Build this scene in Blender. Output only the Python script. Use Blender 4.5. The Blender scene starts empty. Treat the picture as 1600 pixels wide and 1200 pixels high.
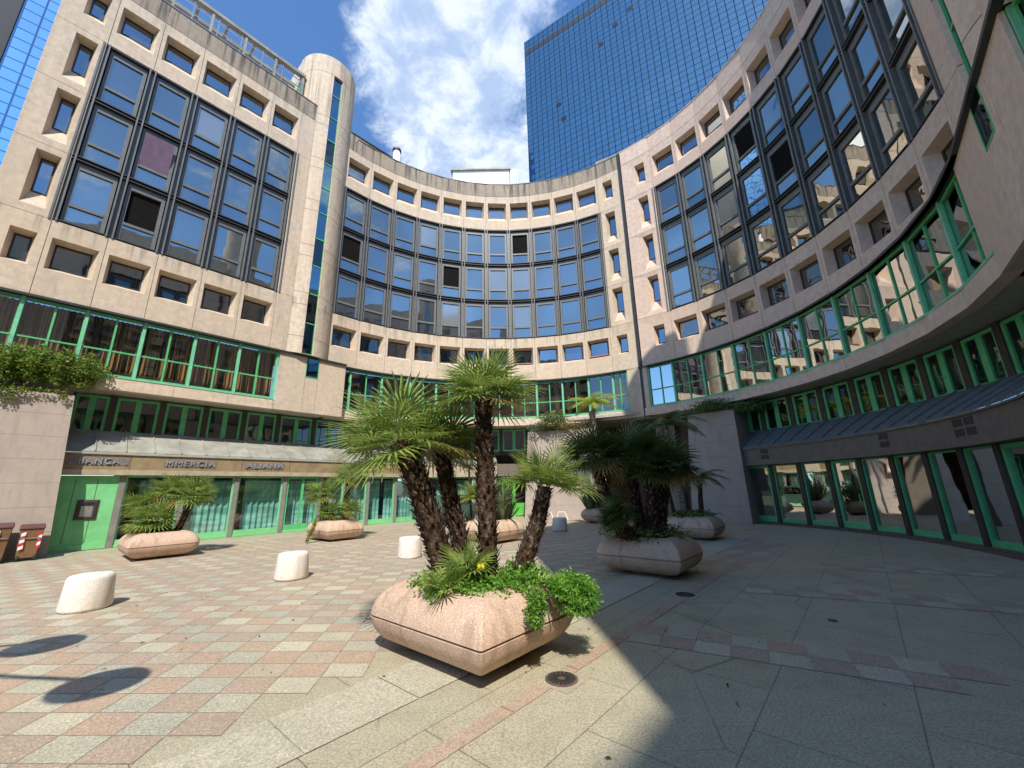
import bpy, math, random
from math import sin, cos, tan, radians as R, pi, atan2, hypot, sqrt
from mathutils import Vector, Matrix
random.seed(7)
C = bpy.context.scene.collection
sc = bpy.context.scene
# ------------------------------------------------------------------ camera
pit, rol = 0.25641, -0.02203
cam = bpy.data.cameras.new('camera'); cam.lens = 14.0; cam.sensor_width = 36; cam.clip_end = 3000; cam.clip_start = 0.05
co = bpy.data.objects.new('camera', cam); C.objects.link(co)
F_ = Vector((0, cos(pit), sin(pit))); R0 = Vector((1, 0, 0)); U0 = Vector((0, -sin(pit), cos(pit)))
Rv = R0*cos(rol)+U0*sin(rol); Uv = -R0*sin(rol)+U0*cos(rol)
M = Matrix((Rv, Uv, -F_)).transposed().to_4x4(); M.translation = Vector((0, 0, 1.69)); co.matrix_world = M
sc.camera = co
# ------------------------------------------------------------------ sun and sky
EL, AZ = R(50), R(180-5)
sd = Vector((sin(AZ)*cos(EL), cos(AZ)*cos(EL), sin(EL)))
sun = bpy.data.lights.new('sun', 'SUN'); sun.energy = 3.9; sun.angle = R(0.55); sun.color = (1, .945, .85)
so = bpy.data.objects.new('sun', sun); C.objects.link(so); so.rotation_euler = sd.to_track_quat('Z', 'Y').to_euler()
w = bpy.data.worlds.new('World'); sc.world = w; w.use_nodes = True
nt = w.node_tree; N = nt.nodes; L = nt.links
for n in list(N): N.remove(n)
out = N.new('ShaderNodeOutputWorld'); bg = N.new('ShaderNodeBackground'); bg.inputs[1].default_value = 0.15
sky = N.new('ShaderNodeTexSky'); sky.sky_type = 'NISHITA'; sky.sun_disc = False; sky.sun_elevation = EL; sky.sun_rotation = AZ
sky.air_density = 1.0; sky.dust_density = 0.3; sky.ozone_density = 3.5
tc = N.new('ShaderNodeTexCoord')
def wm(op, a, b=None, c=None):
    m = N.new('ShaderNodeMath'); m.operation = op
    for i, v in enumerate((a, b, c)):
        if v is None: continue
        if isinstance(v, (int, float)): m.inputs[i].default_value = v
        else: L.new(v, m.inputs[i])
    return m.outputs[0]
def wdot(v):
    d = N.new('ShaderNodeVectorMath'); d.operation = 'DOT_PRODUCT'; L.new(tc.outputs['Generated'], d.inputs[0]); d.inputs[1].default_value = Vector(v).normalized(); return d.outputs['Value']
sp = N.new('ShaderNodeSeparateXYZ'); L.new(tc.outputs['Generated'], sp.inputs[0])
pz = wm('ADD', wm('MAXIMUM', sp.outputs[2], 0.0), 0.12)
cb = N.new('ShaderNodeCombineXYZ'); L.new(wm('DIVIDE', sp.outputs[0], pz), cb.inputs[0]); L.new(wm('DIVIDE', sp.outputs[1], pz), cb.inputs[1])
n1 = N.new('ShaderNodeTexNoise'); n1.inputs['Scale'].default_value = 7.5; n1.inputs['Detail'].default_value = 12; n1.inputs['Roughness'].default_value = .64; n1.inputs['Distortion'].default_value = .3; L.new(cb.outputs[0], n1.inputs['Vector'])
n2 = N.new('ShaderNodeTexNoise'); n2.inputs['Scale'].default_value = 1.3; n2.inputs['Detail'].default_value = 5; L.new(cb.outputs[0], n2.inputs['Vector'])
def mr(v, a, b, c=0, d=1, smooth=True):
    m = N.new('ShaderNodeMapRange'); m.interpolation_type = 'SMOOTHSTEP' if smooth else 'LINEAR'
    L.new(v, m.inputs[0]); m.inputs[1].default_value = a; m.inputs[2].default_value = b; m.inputs[3].default_value = c; m.inputs[4].default_value = d; return m.outputs[0]
d1 = wdot((sin(R(-10.5))*cos(R(53)), cos(R(-10.5))*cos(R(53)), sin(R(53)))); d2 = wdot((sin(R(-6))*cos(R(42)), cos(R(-6))*cos(R(42)), sin(R(42))))
d3 = wdot((sin(R(-5))*cos(R(63)), cos(R(-5))*cos(R(63)), sin(R(63))))
blob = wm('MAXIMUM', wm('MAXIMUM', mr(d1, cos(R(12)), cos(R(2)), smooth=False), mr(d2, cos(R(11)), cos(R(2)), smooth=False)), mr(d3, cos(R(11)), cos(R(2)), smooth=False))
back = wm('MULTIPLY', mr(sp.outputs[1], .1, -.3), mr(n2.outputs['Fac'], .5, .75, 0, .7))
dens = wm('ADD', wm('MULTIPLY', wm('MAXIMUM', blob, wm('MULTIPLY', back, .75)), .78), wm('MULTIPLY', wm('SUBTRACT', n1.outputs['Fac'], .5), 1.15))
fac = mr(dens, .08, .44)
fac = wm('MULTIPLY', fac, mr(wm('MAXIMUM', blob, back), 0.0, .12))
hz = mr(sp.outputs[2], -.02, .35, 1, 0)
mixc = N.new('ShaderNodeMix'); mixc.data_type = 'RGBA'; L.new(wm('MULTIPLY', fac, .93), mixc.inputs[0]); tint = N.new('ShaderNodeMix'); tint.data_type = 'RGBA'; tint.blend_type = 'MULTIPLY'; tint.inputs[0].default_value = 1; L.new(sky.outputs[0], tint.inputs[6]); tint.inputs[7].default_value = (.74, .97, 1.15, 1); L.new(tint.outputs[2], mixc.inputs[6])
cr = N.new('ShaderNodeMix'); cr.data_type = 'RGBA'; L.new(mr(n1.outputs['Fac'], .38, .62), cr.inputs[0]); cr.inputs[6].default_value = (2.3, 3.0, 4.3, 1); cr.inputs[7].default_value = (4.5, 4.9, 5.4, 1)
L.new(cr.outputs[2], mixc.inputs[7]); L.new(mixc.outputs[2], bg.inputs[0]); L.new(bg.outputs[0], out.inputs[0])
vs = sc.view_settings; vs.view_transform = 'Standard'; vs.look = 'None'; vs.gamma = 1; vs.exposure = 0.58; vs.use_curve_mapping = False
sc.cycles.max_bounces = 7; sc.cycles.glossy_bounces = 4; sc.cycles.transparent_max_bounces = 12; sc.cycles.diffuse_bounces = 3
sc.cycles.caustics_reflective = False; sc.cycles.caustics_refractive = False
sc.cycles.sample_clamp_indirect = 6
# ------------------------------------------------------------------ materials
class NT:
    def __init__(s, name):
        s.m = bpy.data.materials.new(name); s.m.use_nodes = True; s.t = s.m.node_tree; s.N = s.t.nodes; s.L = s.t.links
        s.b = s.N['Principled BSDF']; s.o = s.N['Material Output']
        s.tc = s.N.new('ShaderNodeTexCoord')
    def lk(s, a, b): s.L.new(a, b)
    def mapv(s, scale=(1, 1, 1), rot=(0, 0, 0), src='Object'):
        m = s.N.new('ShaderNodeMapping'); m.inputs['Scale'].default_value = scale; m.inputs['Rotation'].default_value = rot; s.lk(s.tc.outputs[src], m.inputs[0]); return m.outputs[0]
    def noise(s, scale, detail=6, rough=.6, vec=None, dist=0):
        n = s.N.new('ShaderNodeTexNoise'); n.inputs['Scale'].default_value = scale; n.inputs['Detail'].default_value = detail; n.inputs['Roughness'].default_value = rough; n.inputs['Distortion'].default_value = dist
        s.lk(vec if vec is not None else s.tc.outputs['Object'], n.inputs['Vector']); return n.outputs['Fac']
    def ramp(s, v, a, b, lo=0, hi=1):
        m = s.N.new('ShaderNodeMapRange'); m.interpolation_type = 'SMOOTHSTEP'; s.lk(v, m.inputs[0]); m.inputs[1].default_value = a; m.inputs[2].default_value = b; m.inputs[3].default_value = lo; m.inputs[4].default_value = hi; return m.outputs[0]
    def mix(s, f, a, b, mode='MIX'):
        m = s.N.new('ShaderNodeMix'); m.data_type = 'RGBA'; m.blend_type = mode
        if isinstance(f, (int, float)): m.inputs[0].default_value = f
        else: s.lk(f, m.inputs[0])
        for i, v in ((6, a), (7, b)):
            if isinstance(v, tuple): m.inputs[i].default_value = (*v, 1)
            else: s.lk(v, m.inputs[i])
        return m.outputs[2]
    def math(s, op, a, b=0.0):
        m = s.N.new('ShaderNodeMath'); m.operation = op
        for i, v in enumerate((a, b)):
            if isinstance(v, (int, float)): m.inputs[i].default_value = v
            else: s.lk(v, m.inputs[i])
        return m.outputs[0]
    def bump(s, h, st, dist=.02):
        b = s.N.new('ShaderNodeBump'); b.inputs['Strength'].default_value = st; b.inputs['Distance'].default_value = dist; s.lk(h, b.inputs['Height']); s.lk(b.outputs[0], s.b.inputs['Normal'])
    def col(s, c):
        if isinstance(c, tuple): s.b.inputs['Base Color'].default_value = (*c, 1)
        else: s.lk(c, s.b.inputs['Base Color'])
    def set(s, rough=.7, metal=0, spec=.4):
        s.b.inputs['Roughness'].default_value = rough; s.b.inputs['Metallic'].default_value = metal; s.b.inputs['Specular IOR Level'].default_value = spec; return s.m
MT = {}
def concrete(name, c, grime, gcol, seed=0):
    t = NT(name); s = t.mapv((1, 1, .22)); big = t.noise(.35, 5, .6); st = t.noise(1.6+seed, 8, .7, s); fine = t.noise(38, 4, .7); med = t.noise(5, 6, .65)
    c2 = tuple(min(1, v*1.13) for v in c); c3 = tuple(v*.82 for v in c)
    a = t.mix(t.ramp(med, .3, .7), c3, c2); a = t.mix(t.ramp(big, .35, .65, 0, .5), a, tuple(c[i]*(1.0, .93, .86)[i] for i in range(3)))
    a = t.mix(t.ramp(st, .53, .76, 0, grime), a, gcol); pat = t.noise(1.1, 9, .75); a = t.mix(t.ramp(pat, .52, .62, 0, grime*.45), a, c3); drip = t.noise(1, 5, .65, t.mapv((4.2, 4.2, .16))); sz = t.N.new('ShaderNodeSeparateXYZ'); t.lk(t.tc.outputs['Object'], sz.inputs[0]); band = t.math('ADD', t.math('ADD', t.ramp(sz.outputs[2], 21.2, 23.2), t.math('MULTIPLY', t.ramp(sz.outputs[2], 10.3, 11.1), t.ramp(sz.outputs[2], 11.25, 11.15))), .22); a = t.mix(t.math('MULTIPLY', t.math('MULTIPLY', t.ramp(drip, .47, .66), band), min(1, grime*1.2)), a, gcol); a = t.mix(t.ramp(t.noise(2.7, 9, .8), .60, .68, 0, grime*.4), a, gcol); a = t.mix(t.ramp(fine, .35, .7, 0, .22), a, c3); at_ = t.N.new('ShaderNodeAttribute'); at_.attribute_name = 'pv'; a = t.mix(t.math('MULTIPLY', at_.outputs['Fac'], .28), a, tuple(v*.72 for v in c)); t.col(a); t.bump(fine, .25, .01); MT[name] = t.set(.85, 0, .25)
concrete('concrete', (.66, .54, .41), .62, (.30, .25, .19))
concrete('concrete_clean', (.72, .555, .45), .15, (.42, .34, .28), .3)
concrete('concrete_dirty', (.36, .30, .23), .95, (.11, .095, .08), .5)
concrete('penthouse', (.66, .60, .52), .3, (.4, .34, .28))
concrete('soffit', (.50, .45, .39), .3, (.25, .22, .2))
def stone(name, c, joints=True):
    t = NT(name); f = t.noise(60, 3, .8); m = t.noise(2.2, 6, .65); sp_ = t.noise(160, 2, .9)
    a = t.mix(t.ramp(m, .3, .7), tuple(v*.86 for v in c), c); a = t.mix(t.ramp(f, .42, .62, 0, .35), a, tuple(v*.62 for v in c)); a = t.mix(t.ramp(sp_, .5, .7, 0, .4), a, tuple(min(1, v*1.35) for v in c))
    if joints:
        sx = t.N.new('ShaderNodeSeparateXYZ'); t.lk(t.tc.outputs['Object'], sx.inputs[0]); fr = t.math('FRACT', t.math('MULTIPLY', sx.outputs[2], 1/.72)); ln = t.ramp(fr, .012, .02, 1, 0); a = t.mix(ln, a, tuple(v*.45 for v in c))
    t.col(a); t.bump(f, .3, .006); MT[name] = t.set(.75, 0, .3)
stone('pier_stone', (.44, .36, .30))
def granite(name, c, dark, sc_=1):
    t = NT(name); f = t.noise(40*sc_, 2, .9); g = t.noise(70*sc_, 1, .9); m = t.noise(1.6, 7, .7); st = t.noise(.9, 8, .75)
    a = t.mix(t.ramp(m, .3, .7), tuple(v*.85 for v in c), tuple(v*1.08 for v in c)); a = t.mix(t.ramp(f, .42, .60, 0, .85), a, dark); a = t.mix(t.ramp(g, .54, .64, 0, .6), a, tuple(min(1, v*1.5) for v in c))
    a = t.mix(t.ramp(st, .5, .68, 0, .4), a, tuple(v*.62 for v in c)); a = t.mix(t.ramp(t.noise(.45, 6, .7), .45, .65, 0, .4), a, tuple(min(1, v*k) for v, k in zip(c, (1.2, 1.17, 1.08)))); t.col(a); t.bump(f, .25, .004); MT[name] = t.set(.7, 0, .3)
granite('planter_granite', (.58, .42, .31), (.36, .235, .165), 1.5)
granite('tile_pink', (.43, .315, .225), (.29, .215, .155)); granite('tile_pink_b', (.40, .31, .23), (.27, .21, .155)); granite('tile_grey', (.44, .405, .295), (.26, .25, .20)); granite('tile_grey_b', (.49, .44, .32), (.31, .29, .23)); granite('tile_grey_c', (.41, .38, .285), (.24, .235, .195)); granite('tile_warm', (.43, .36, .27), (.28, .24, .18))
granite('granite_light', (.47, .43, .32), (.30, .28, .21)); granite('bollard_stone', (.80, .72, .64), (.66, .57, .50), .8)
granite('slab_grey', (.40, .37, .26), (.27, .26, .20)); granite('slab_warm', (.42, .36, .26), (.28, .24, .19)); granite('slab_cool', (.36, .36, .28), (.25, .26, .21))
def add_streaks(name, c):
    m = MT[name]; tr = m.node_tree; b = tr.nodes['Principled BSDF']; src = b.inputs['Base Color'].links[0].from_socket; tcn = tr.nodes.new('ShaderNodeTexCoord'); mp = tr.nodes.new('ShaderNodeMapping'); mp.inputs['Scale'].default_value = (7, 7, .8); tr.links.new(tcn.outputs['Object'], mp.inputs[0]); n = tr.nodes.new('ShaderNodeTexNoise'); n.inputs['Detail'].default_value = 6; n.inputs['Scale'].default_value = 1; tr.links.new(mp.outputs[0], n.inputs['Vector'])
    r = tr.nodes.new('ShaderNodeMapRange'); r.inputs[1].default_value = .52; r.inputs[2].default_value = .72; r.inputs[4].default_value = .55; tr.links.new(n.outputs['Fac'], r.inputs[0]); x = tr.nodes.new('ShaderNodeMix'); x.data_type = 'RGBA'; tr.links.new(r.outputs[0], x.inputs[0]); tr.links.new(src, x.inputs[6]); x.inputs[7].default_value = (*c, 1); tr.links.new(x.outputs[2], b.inputs['Base Color'])
add_streaks('planter_granite', (.26, .17, .12)); add_streaks('bollard_stone', (.56, .49, .43)); add_streaks('pier_stone', (.30, .25, .21))
def plain(name, c, rough=.5, metal=0, spec=.5, var=.15, sc_=4):
    t = NT(name); m = t.noise(sc_, 6, .65); f = t.noise(sc_*9, 3, .7)
    a = t.mix(t.ramp(m, .3, .7), tuple(v*(1-var) for v in c), tuple(min(1, v*(1+var)) for v in c)); a = t.mix(t.ramp(f, .55, .8, 0, var*1.5), a, tuple(v*.6 for v in c)); t.col(a); MT[name] = t.set(rough, metal, spec)
plain('frame_grey', (.15, .155, .15), .45, .0, .5, .12); plain('frame_dark', (.035, .035, .035), .5)
plain('green_frame', (.11, .47, .19), .42, 0, .5, .12); plain('green_post', (.20, .55, .33), .45, 0, .5, .12); plain('green_panel', (.20, .58, .24), .55, 0, .4, .13, 2.2); plain('bright_green', (.10, .48, .06), .5)
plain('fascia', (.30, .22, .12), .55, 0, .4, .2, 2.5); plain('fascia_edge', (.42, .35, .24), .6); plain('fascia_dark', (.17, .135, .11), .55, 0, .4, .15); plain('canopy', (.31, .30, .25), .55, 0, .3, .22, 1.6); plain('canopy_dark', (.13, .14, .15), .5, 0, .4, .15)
plain('letter_plate', (.20, .18, .17), .5); plain('letter_silver', (.42, .42, .42), .4, .3, .5, .35, 9); plain('post_grey', (.24, .22, .20), .5, .0, .4); plain('post_brown', (.05, .035, .03), .5)
plain('steel', (.45, .45, .44), .35, .7); plain('iron', (.13, .09, .07), .7, 0, .3, .35, 12); plain('bin_brown', (.20, .10, .045), .55); plain('bin_dark', (.10, .035, .035), .5); plain('rubber', (.02, .02, .02), .7)
plain('white', (.80, .80, .78), .6, 0, .4, .06); plain('red', (.55, .03, .04), .5); plain('sticker', (.40, .62, .30), .5, 0, .5, .4, 30); plain('orange_ink', (.75, .28, .08), .7, 0, .3, .3, 25)
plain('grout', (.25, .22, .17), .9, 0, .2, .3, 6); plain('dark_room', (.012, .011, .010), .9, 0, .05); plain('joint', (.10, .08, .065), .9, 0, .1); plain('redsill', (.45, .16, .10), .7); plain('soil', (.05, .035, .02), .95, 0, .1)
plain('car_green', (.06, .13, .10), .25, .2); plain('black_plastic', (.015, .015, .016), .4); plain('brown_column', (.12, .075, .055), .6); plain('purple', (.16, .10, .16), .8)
def glass(name, c, rough=.02, wav=.03, sc_=.9, met=1):
    t = NT(name); v = t.noise(sc_, 2, .5); t.bump(v, wav, .12)
    vv = t.noise(.22, 1, .5)
    t.col(t.mix(t.ramp(vv, .35, .65), tuple(x*.8 for x in c), c)); MT[name] = t.set(rough, met, .5)
glass('glass_blue', (.33, .37, .37), met=.92); glass('glass_blue_b', (.28, .33, .37), .03, .05, met=.9); glass('glass_blind', (.36, .40, .41), .10, .02, met=.6); glass('glass_small', (.33, .36, .38), .02, .03)
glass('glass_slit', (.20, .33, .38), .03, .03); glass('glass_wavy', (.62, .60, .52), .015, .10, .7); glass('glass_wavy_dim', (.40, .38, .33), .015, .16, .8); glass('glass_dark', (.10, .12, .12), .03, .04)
def seeglass(name, tint, refl, gcol):
    t = NT(name); t.N.remove(t.b); tr = t.N.new('ShaderNodeBsdfTransparent'); tr.inputs[0].default_value = (*tint, 1); gl = t.N.new('ShaderNodeBsdfGlossy'); gl.inputs[0].default_value = (*gcol, 1); gl.inputs[1].default_value = .015
    b = t.N.new('ShaderNodeBump'); b.inputs['Strength'].default_value = .05; b.inputs['Distance'].default_value = .1; t.lk(t.noise(.8, 2, .5), b.inputs['Height']); t.lk(b.outputs[0], gl.inputs['Normal'])
    mx = t.N.new('ShaderNodeMixShader'); mx.inputs[0].default_value = refl; t.lk(tr.outputs[0], mx.inputs[1]); t.lk(gl.outputs[0], mx.inputs[2]); t.lk(mx.outputs[0], t.o.inputs[0]); MT[name] = t.m
seeglass('glass_ribbon', (.70, .64, .52), .17, (.9, .9, .9)); seeglass('glass_shop', (.55, .80, .75), .16, (.9, .95, .95)); seeglass('glass_shop_right', (.25, .32, .28), .68, (.95, .97, .93)); seeglass('glass_cler', (.35, .42, .38), .14, (.9, .9, .9))
def curtain(name, c1, c2, sc_=9, horiz=False):
    t = NT(name); v = t.noise(1, 4, .6, t.mapv((sc_, sc_, .25) if not horiz else (.4, .4, 3.2))); t.col(t.mix(t.ramp(v, .4, .62), c1, c2)); MT[name] = t.set(.9, 0, .1)
curtain('curtain_brown', (.05, .035, .025), (.66, .48, .28)); curtain('curtain_teal', (.42, .52, .50), (.82, .90, .88), 3, True); curtain('curtain_grey', (.10, .09, .08), (.25, .22, .19), 2)
def tower_glass(name, c, line, pw, ph, seedw=0.0):
    t = NT(name); uv = t.tc.outputs['UV']; sx = t.N.new('ShaderNodeSeparateXYZ'); t.lk(uv, sx.inputs[0])
    u = t.math('MULTIPLY', sx.outputs[0], 1/pw); v = t.math('MULTIPLY', sx.outputs[1], 1/ph)
    fu = t.math('FRACT', u); fv = t.math('FRACT', v); cu = t.math('FLOOR', u); cv = t.math('FLOOR', v)
    cb_ = t.N.new('ShaderNodeCombineXYZ'); t.lk(cu, cb_.inputs[0]); t.lk(cv, cb_.inputs[1]); wn = t.N.new('ShaderNodeTexWhiteNoise'); wn.noise_dimensions = '3D'; t.lk(cb_.outputs[0], wn.inputs[0])
    lw = .11; ln = t.math('MAXIMUM', t.math('LESS_THAN', fu, lw), t.math('LESS_THAN', fv, lw*.9))
    base = t.mix(t.math('MULTIPLY', wn.outputs['Value'], .35), c, tuple(x*.72 for x in c)); t.col(t.mix(ln, base, line))
    geo = t.N.new('ShaderNodeNewGeometry'); vm = t.N.new('ShaderNodeVectorMath'); vm.operation = 'MULTIPLY_ADD'; sub = t.N.new('ShaderNodeVectorMath'); sub.operation = 'SUBTRACT'; t.lk(wn.outputs['Color'], sub.inputs[0]); sub.inputs[1].default_value = (.5, .5, .5)
    t.lk(sub.outputs[0], vm.inputs[0]); vm.inputs[1].default_value = (.012, .012, .012); t.lk(geo.outputs['Normal'], vm.inputs[2]); nv = t.N.new('ShaderNodeVectorMath'); nv.operation = 'NORMALIZE'; t.lk(vm.outputs[0], nv.inputs[0]); t.lk(nv.outputs[0], t.b.inputs['Normal'])
    t.lk(t.math('SUBTRACT', 1.0, t.math('MULTIPLY', ln, .8)), t.b.inputs['Metallic']); t.set(.05, 1, .5); t.lk(t.math('SUBTRACT', 1.0, t.math('MULTIPLY', ln, .8)), t.b.inputs['Metallic']); MT[name] = t.m
tower_glass('tower_blue', (.31, .43, .46), (.01, .02, .04), 1.30, 1.36); tower_glass('tower_sky_tint', (.50, .72, .88), (.05, .12, .28), 1.5, 1.5)  # second tint is paler: brightness of the reflected horizon sky put into the colour
def leafmat(name, c1, c2, tr=.35):
    t = NT(name); v = t.noise(7, 3, .6); oi = t.N.new('ShaderNodeObjectInfo'); a = t.mix(t.ramp(v, .35, .65), c1, c2); t.col(a); t.set(.42, 0, .4)
    tl = t.N.new('ShaderNodeBsdfTranslucent'); t.lk(t.mix(.5, a, tuple(min(1, x*1.6) for x in c2)), tl.inputs[0]); mx = t.N.new('ShaderNodeMixShader'); mx.inputs[0].default_value = tr; t.lk(t.b.outputs[0], mx.inputs[1]); t.lk(tl.outputs[0], mx.inputs[2]); t.lk(mx.outputs[0], t.o.inputs[0]); MT[name] = t.m
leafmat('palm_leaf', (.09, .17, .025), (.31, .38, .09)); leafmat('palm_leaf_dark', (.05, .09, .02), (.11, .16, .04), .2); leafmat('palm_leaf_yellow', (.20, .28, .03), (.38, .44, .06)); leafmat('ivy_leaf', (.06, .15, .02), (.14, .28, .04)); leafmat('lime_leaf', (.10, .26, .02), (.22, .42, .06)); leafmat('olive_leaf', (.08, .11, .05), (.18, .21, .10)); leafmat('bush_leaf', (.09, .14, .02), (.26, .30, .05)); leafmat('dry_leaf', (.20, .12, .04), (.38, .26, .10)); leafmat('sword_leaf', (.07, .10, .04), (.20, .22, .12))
t = NT('trunk'); v = t.noise(26, 5, .75); t.col(t.mix(t.ramp(v, .35, .7), (.022, .012, .008), (.12, .07, .045))); t.bump(v, .8, .02); MT['trunk'] = t.set(.9, 0, .15)
t = NT('boot'); v = t.noise(30, 3, .7); t.col(t.mix(t.ramp(v, .35, .7), (.07, .04, .028), (.44, .33, .26))); MT['boot'] = t.set(.85, 0, .2)
t = NT('smooth_trunk'); v = t.noise(1, 4, .6, t.mapv((3, 3, 22))); t.col(t.mix(t.ramp(v, .4, .6), (.14, .12, .10), (.33, .29, .25))); MT['smooth_trunk'] = t.set(.9, 0, .2)
# ------------------------------------------------------------------ mesh helpers
PV = [0.5]
class MB:
    def __init__(s): s.pv = []; s.v = []; s.f = []; s.m = []; s.mats = []; s.uv = None
    def mi(s, mat):
        if mat not in s.mats: s.mats.append(mat)
        return s.mats.index(mat)
    def face(s, pts, mat=None):
        b = len(s.v); s.v += [tuple(p) for p in pts]; s.f.append(tuple(range(b, b+len(pts)))); s.m.append(s.mi(mat) if mat else 0); s.pv.append((len(s.f)-1, PV[0]))
    def hexa(s, p, mat=None):   # p: 8 points, bottom 4 ccw then top 4
        b = len(s.v); s.v += [tuple(q) for q in p]; k = s.mi(mat) if mat else 0
        for f in ((0, 3, 2, 1), (4, 5, 6, 7), (0, 1, 5, 4), (1, 2, 6, 5), (2, 3, 7, 6), (3, 0, 4, 7)): s.f.append(tuple(b+i for i in f)); s.m.append(k)
    def box(s, x0, x1, y0, y1, z0, z1, mat=None, T=None):
        p = [(x0, y0, z0), (x1, y0, z0), (x1, y1, z0), (x0, y1, z0), (x0, y0, z1), (x1, y0, z1), (x1, y1, z1), (x0, y1, z1)]
        if T is not None: p = [T @ Vector(q) for q in p]
        s.hexa(p, mat)
    def tube(s, pts, rad, n=10, mat=None, cap=True):
        pts = [Vector(p) for p in pts]; b0 = len(s.v); k = s.mi(mat) if mat else 0
        if not hasattr(rad, '__len__'): rad = [rad]*len(pts)
        for i, p in enumerate(pts):
            d = (pts[min(i+1, len(pts)-1)]-pts[max(i-1, 0)]).normalized(); u = d.orthogonal() if abs(d.z) < .9 else Vector((1, 0, 0)); u = (u-d*u.dot(d)).normalized(); v = d.cross(u)
            if i and (u.dot(pu) < .5): u = (pu-d*pu.dot(d)).normalized(); v = d.cross(u)
            pu = u
            for j in range(n): a = 2*pi*j/n; s.v.append(tuple(p+(u*cos(a)+v*sin(a))*rad[i]))
        for i in range(len(pts)-1):
            for j in range(n): a = b0+i*n+j; b = b0+i*n+(j+1) % n; s.f.append((a, b, b+n, a+n)); s.m.append(k)
        if cap:
            s.f.append(tuple(b0+j for j in reversed(range(n)))); s.m.append(k); s.f.append(tuple(b0+(len(pts)-1)*n+j for j in range(n))); s.m.append(k)
    def lathe(s, cx, cy, prof, n=32, mat=None, z0=0):
        b0 = len(s.v); k = s.mi(mat) if mat else 0
        for (r, z) in prof:
            for j in range(n): a = 2*pi*j/n; s.v.append((cx+r*cos(a), cy+r*sin(a), z0+z))
        for i in range(len(prof)-1):
            for j in range(n): a = b0+i*n+j; b = b0+i*n+(j+1) % n; s.f.append((a, b, b+n, a+n)); s.m.append(k)
        s.f.append(tuple(b0+(len(prof)-1)*n+j for j in range(n))); s.m.append(k)
    def prism(s, poly, z0, z1, mat=None):
        b0 = len(s.v); n = len(poly); k = s.mi(mat) if mat else 0
        s.v += [(x, y, z0) for x, y in poly]+[(x, y, z1) for x, y in poly]
        s.f.append(tuple(b0+i for i in reversed(range(n)))); s.f.append(tuple(b0+n+i for i in range(n))); s.m += [k, k]
        for i in range(n): j = (i+1) % n; s.f.append((b0+i, b0+j, b0+n+j, b0+n+i)); s.m.append(k)
    def build(s, name, mat=None, parent=None, smooth=False, bevel=0, loc=None):
        me = bpy.data.meshes.new(name); me.from_pydata(s.v, [], s.f)
        if mat and not s.mats: s.mats = [mat]
        for m in s.mats: me.materials.append(MT[m])
        if len(s.mats) > 1: me.polygons.foreach_set('material_index', s.m)
        if smooth: me.polygons.foreach_set('use_smooth', [True]*len(me.polygons))
        if s.pv and any(v != .5 for _, v in s.pv):
            at = me.attributes.new('pv', 'FLOAT', 'FACE'); vals = [.5]*len(s.f)
            for i, v in s.pv: vals[i] = v
            at.data.foreach_set('value', vals)
        me.update()
        if s.uv:
            ul = me.uv_layers.new(name='UVMap')
            for i, p in enumerate(me.loops): ul.data[i].uv = s.uv[p.vertex_index]
        o = bpy.data.objects.new(name, me); C.objects.link(o)
        if parent is not None: o.parent = parent; o.matrix_parent_inverse = Matrix.Translation(-parent.location) if parent.type == 'EMPTY' and parent.rotation_euler.z == 0 else Matrix()
        if bevel:
            b = o.modifiers.new('bevel', 'BEVEL'); b.width = bevel; b.segments = 2; b.limit_method = 'ANGLE'
        return o
def tag(o, label=None, cat=None, group=None, kind=None):
    if label: o['label'] = label
    if cat: o['category'] = cat
    if group: o['group'] = group
    if kind: o['kind'] = kind
    return o
def empty(name, loc, label, cat, group=None):
    o = bpy.data.objects.new(name, None); C.objects.link(o); o.location = loc; o.empty_display_size = .3; return tag(o, label, cat, group)
# ------------------------------------------------------------------ plan: n/t frame and wall paths
n2 = Vector((-.76133, .64837)); t2 = Vector((.64837, .76133))
class Line:
    def __init__(s, d, sgn=1, tt=None, p0=None):   # e grows into the court
        s.d = d; s.sgn = sgn; s.step = 99
    def p(s, a, e=0):
        q = n2*(s.d-s.sgn*e)+t2*a; return q.x, q.y
class Seg:
    def __init__(s, p0, p1):
        s.p0 = Vector(p0); s.u = (Vector(p1)-s.p0).normalized(); s.n = Vector((s.u.y, -s.u.x)); s.len = (Vector(p1)-s.p0).length
    def p(s, a, e=0): q = s.p0+s.u*a+s.n*e; return q.x, q.y
class Arc:
    def __init__(s, cx, cy, r): s.c = (cx, cy); s.r = r
    def p(s, a, e=0):  # a in degrees
        return s.c[0]+(s.r-e)*sin(R(a)), s.c[1]+(s.r-e)*cos(R(a))
PL = Line(19.96); PC = Arc(-.07, 12.03, 12.5); PU = Arc(1.466, 12.84, 10.83); PD = Arc(1.10, 13.45, 10.59); PR = Line(-2.69, -1)
def P3(P, a, e, z): x, y = P.p(a, e); return (x, y, z)
def pbox(mb, P, a0, a1, e0, e1, z0, z1, mat=None, n=1):
    for i in range(n):
        b0 = a0+(a1-a0)*i/n; b1 = a0+(a1-a0)*(i+1)/n
        mb.hexa([P3(P, b0, e1, z0), P3(P, b1, e1, z0), P3(P, b1, e0, z0), P3(P, b0, e0, z0), P3(P, b0, e1, z1), P3(P, b1, e1, z1), P3(P, b1, e0, z1), P3(P, b0, e0, z1)], mat)
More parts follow.
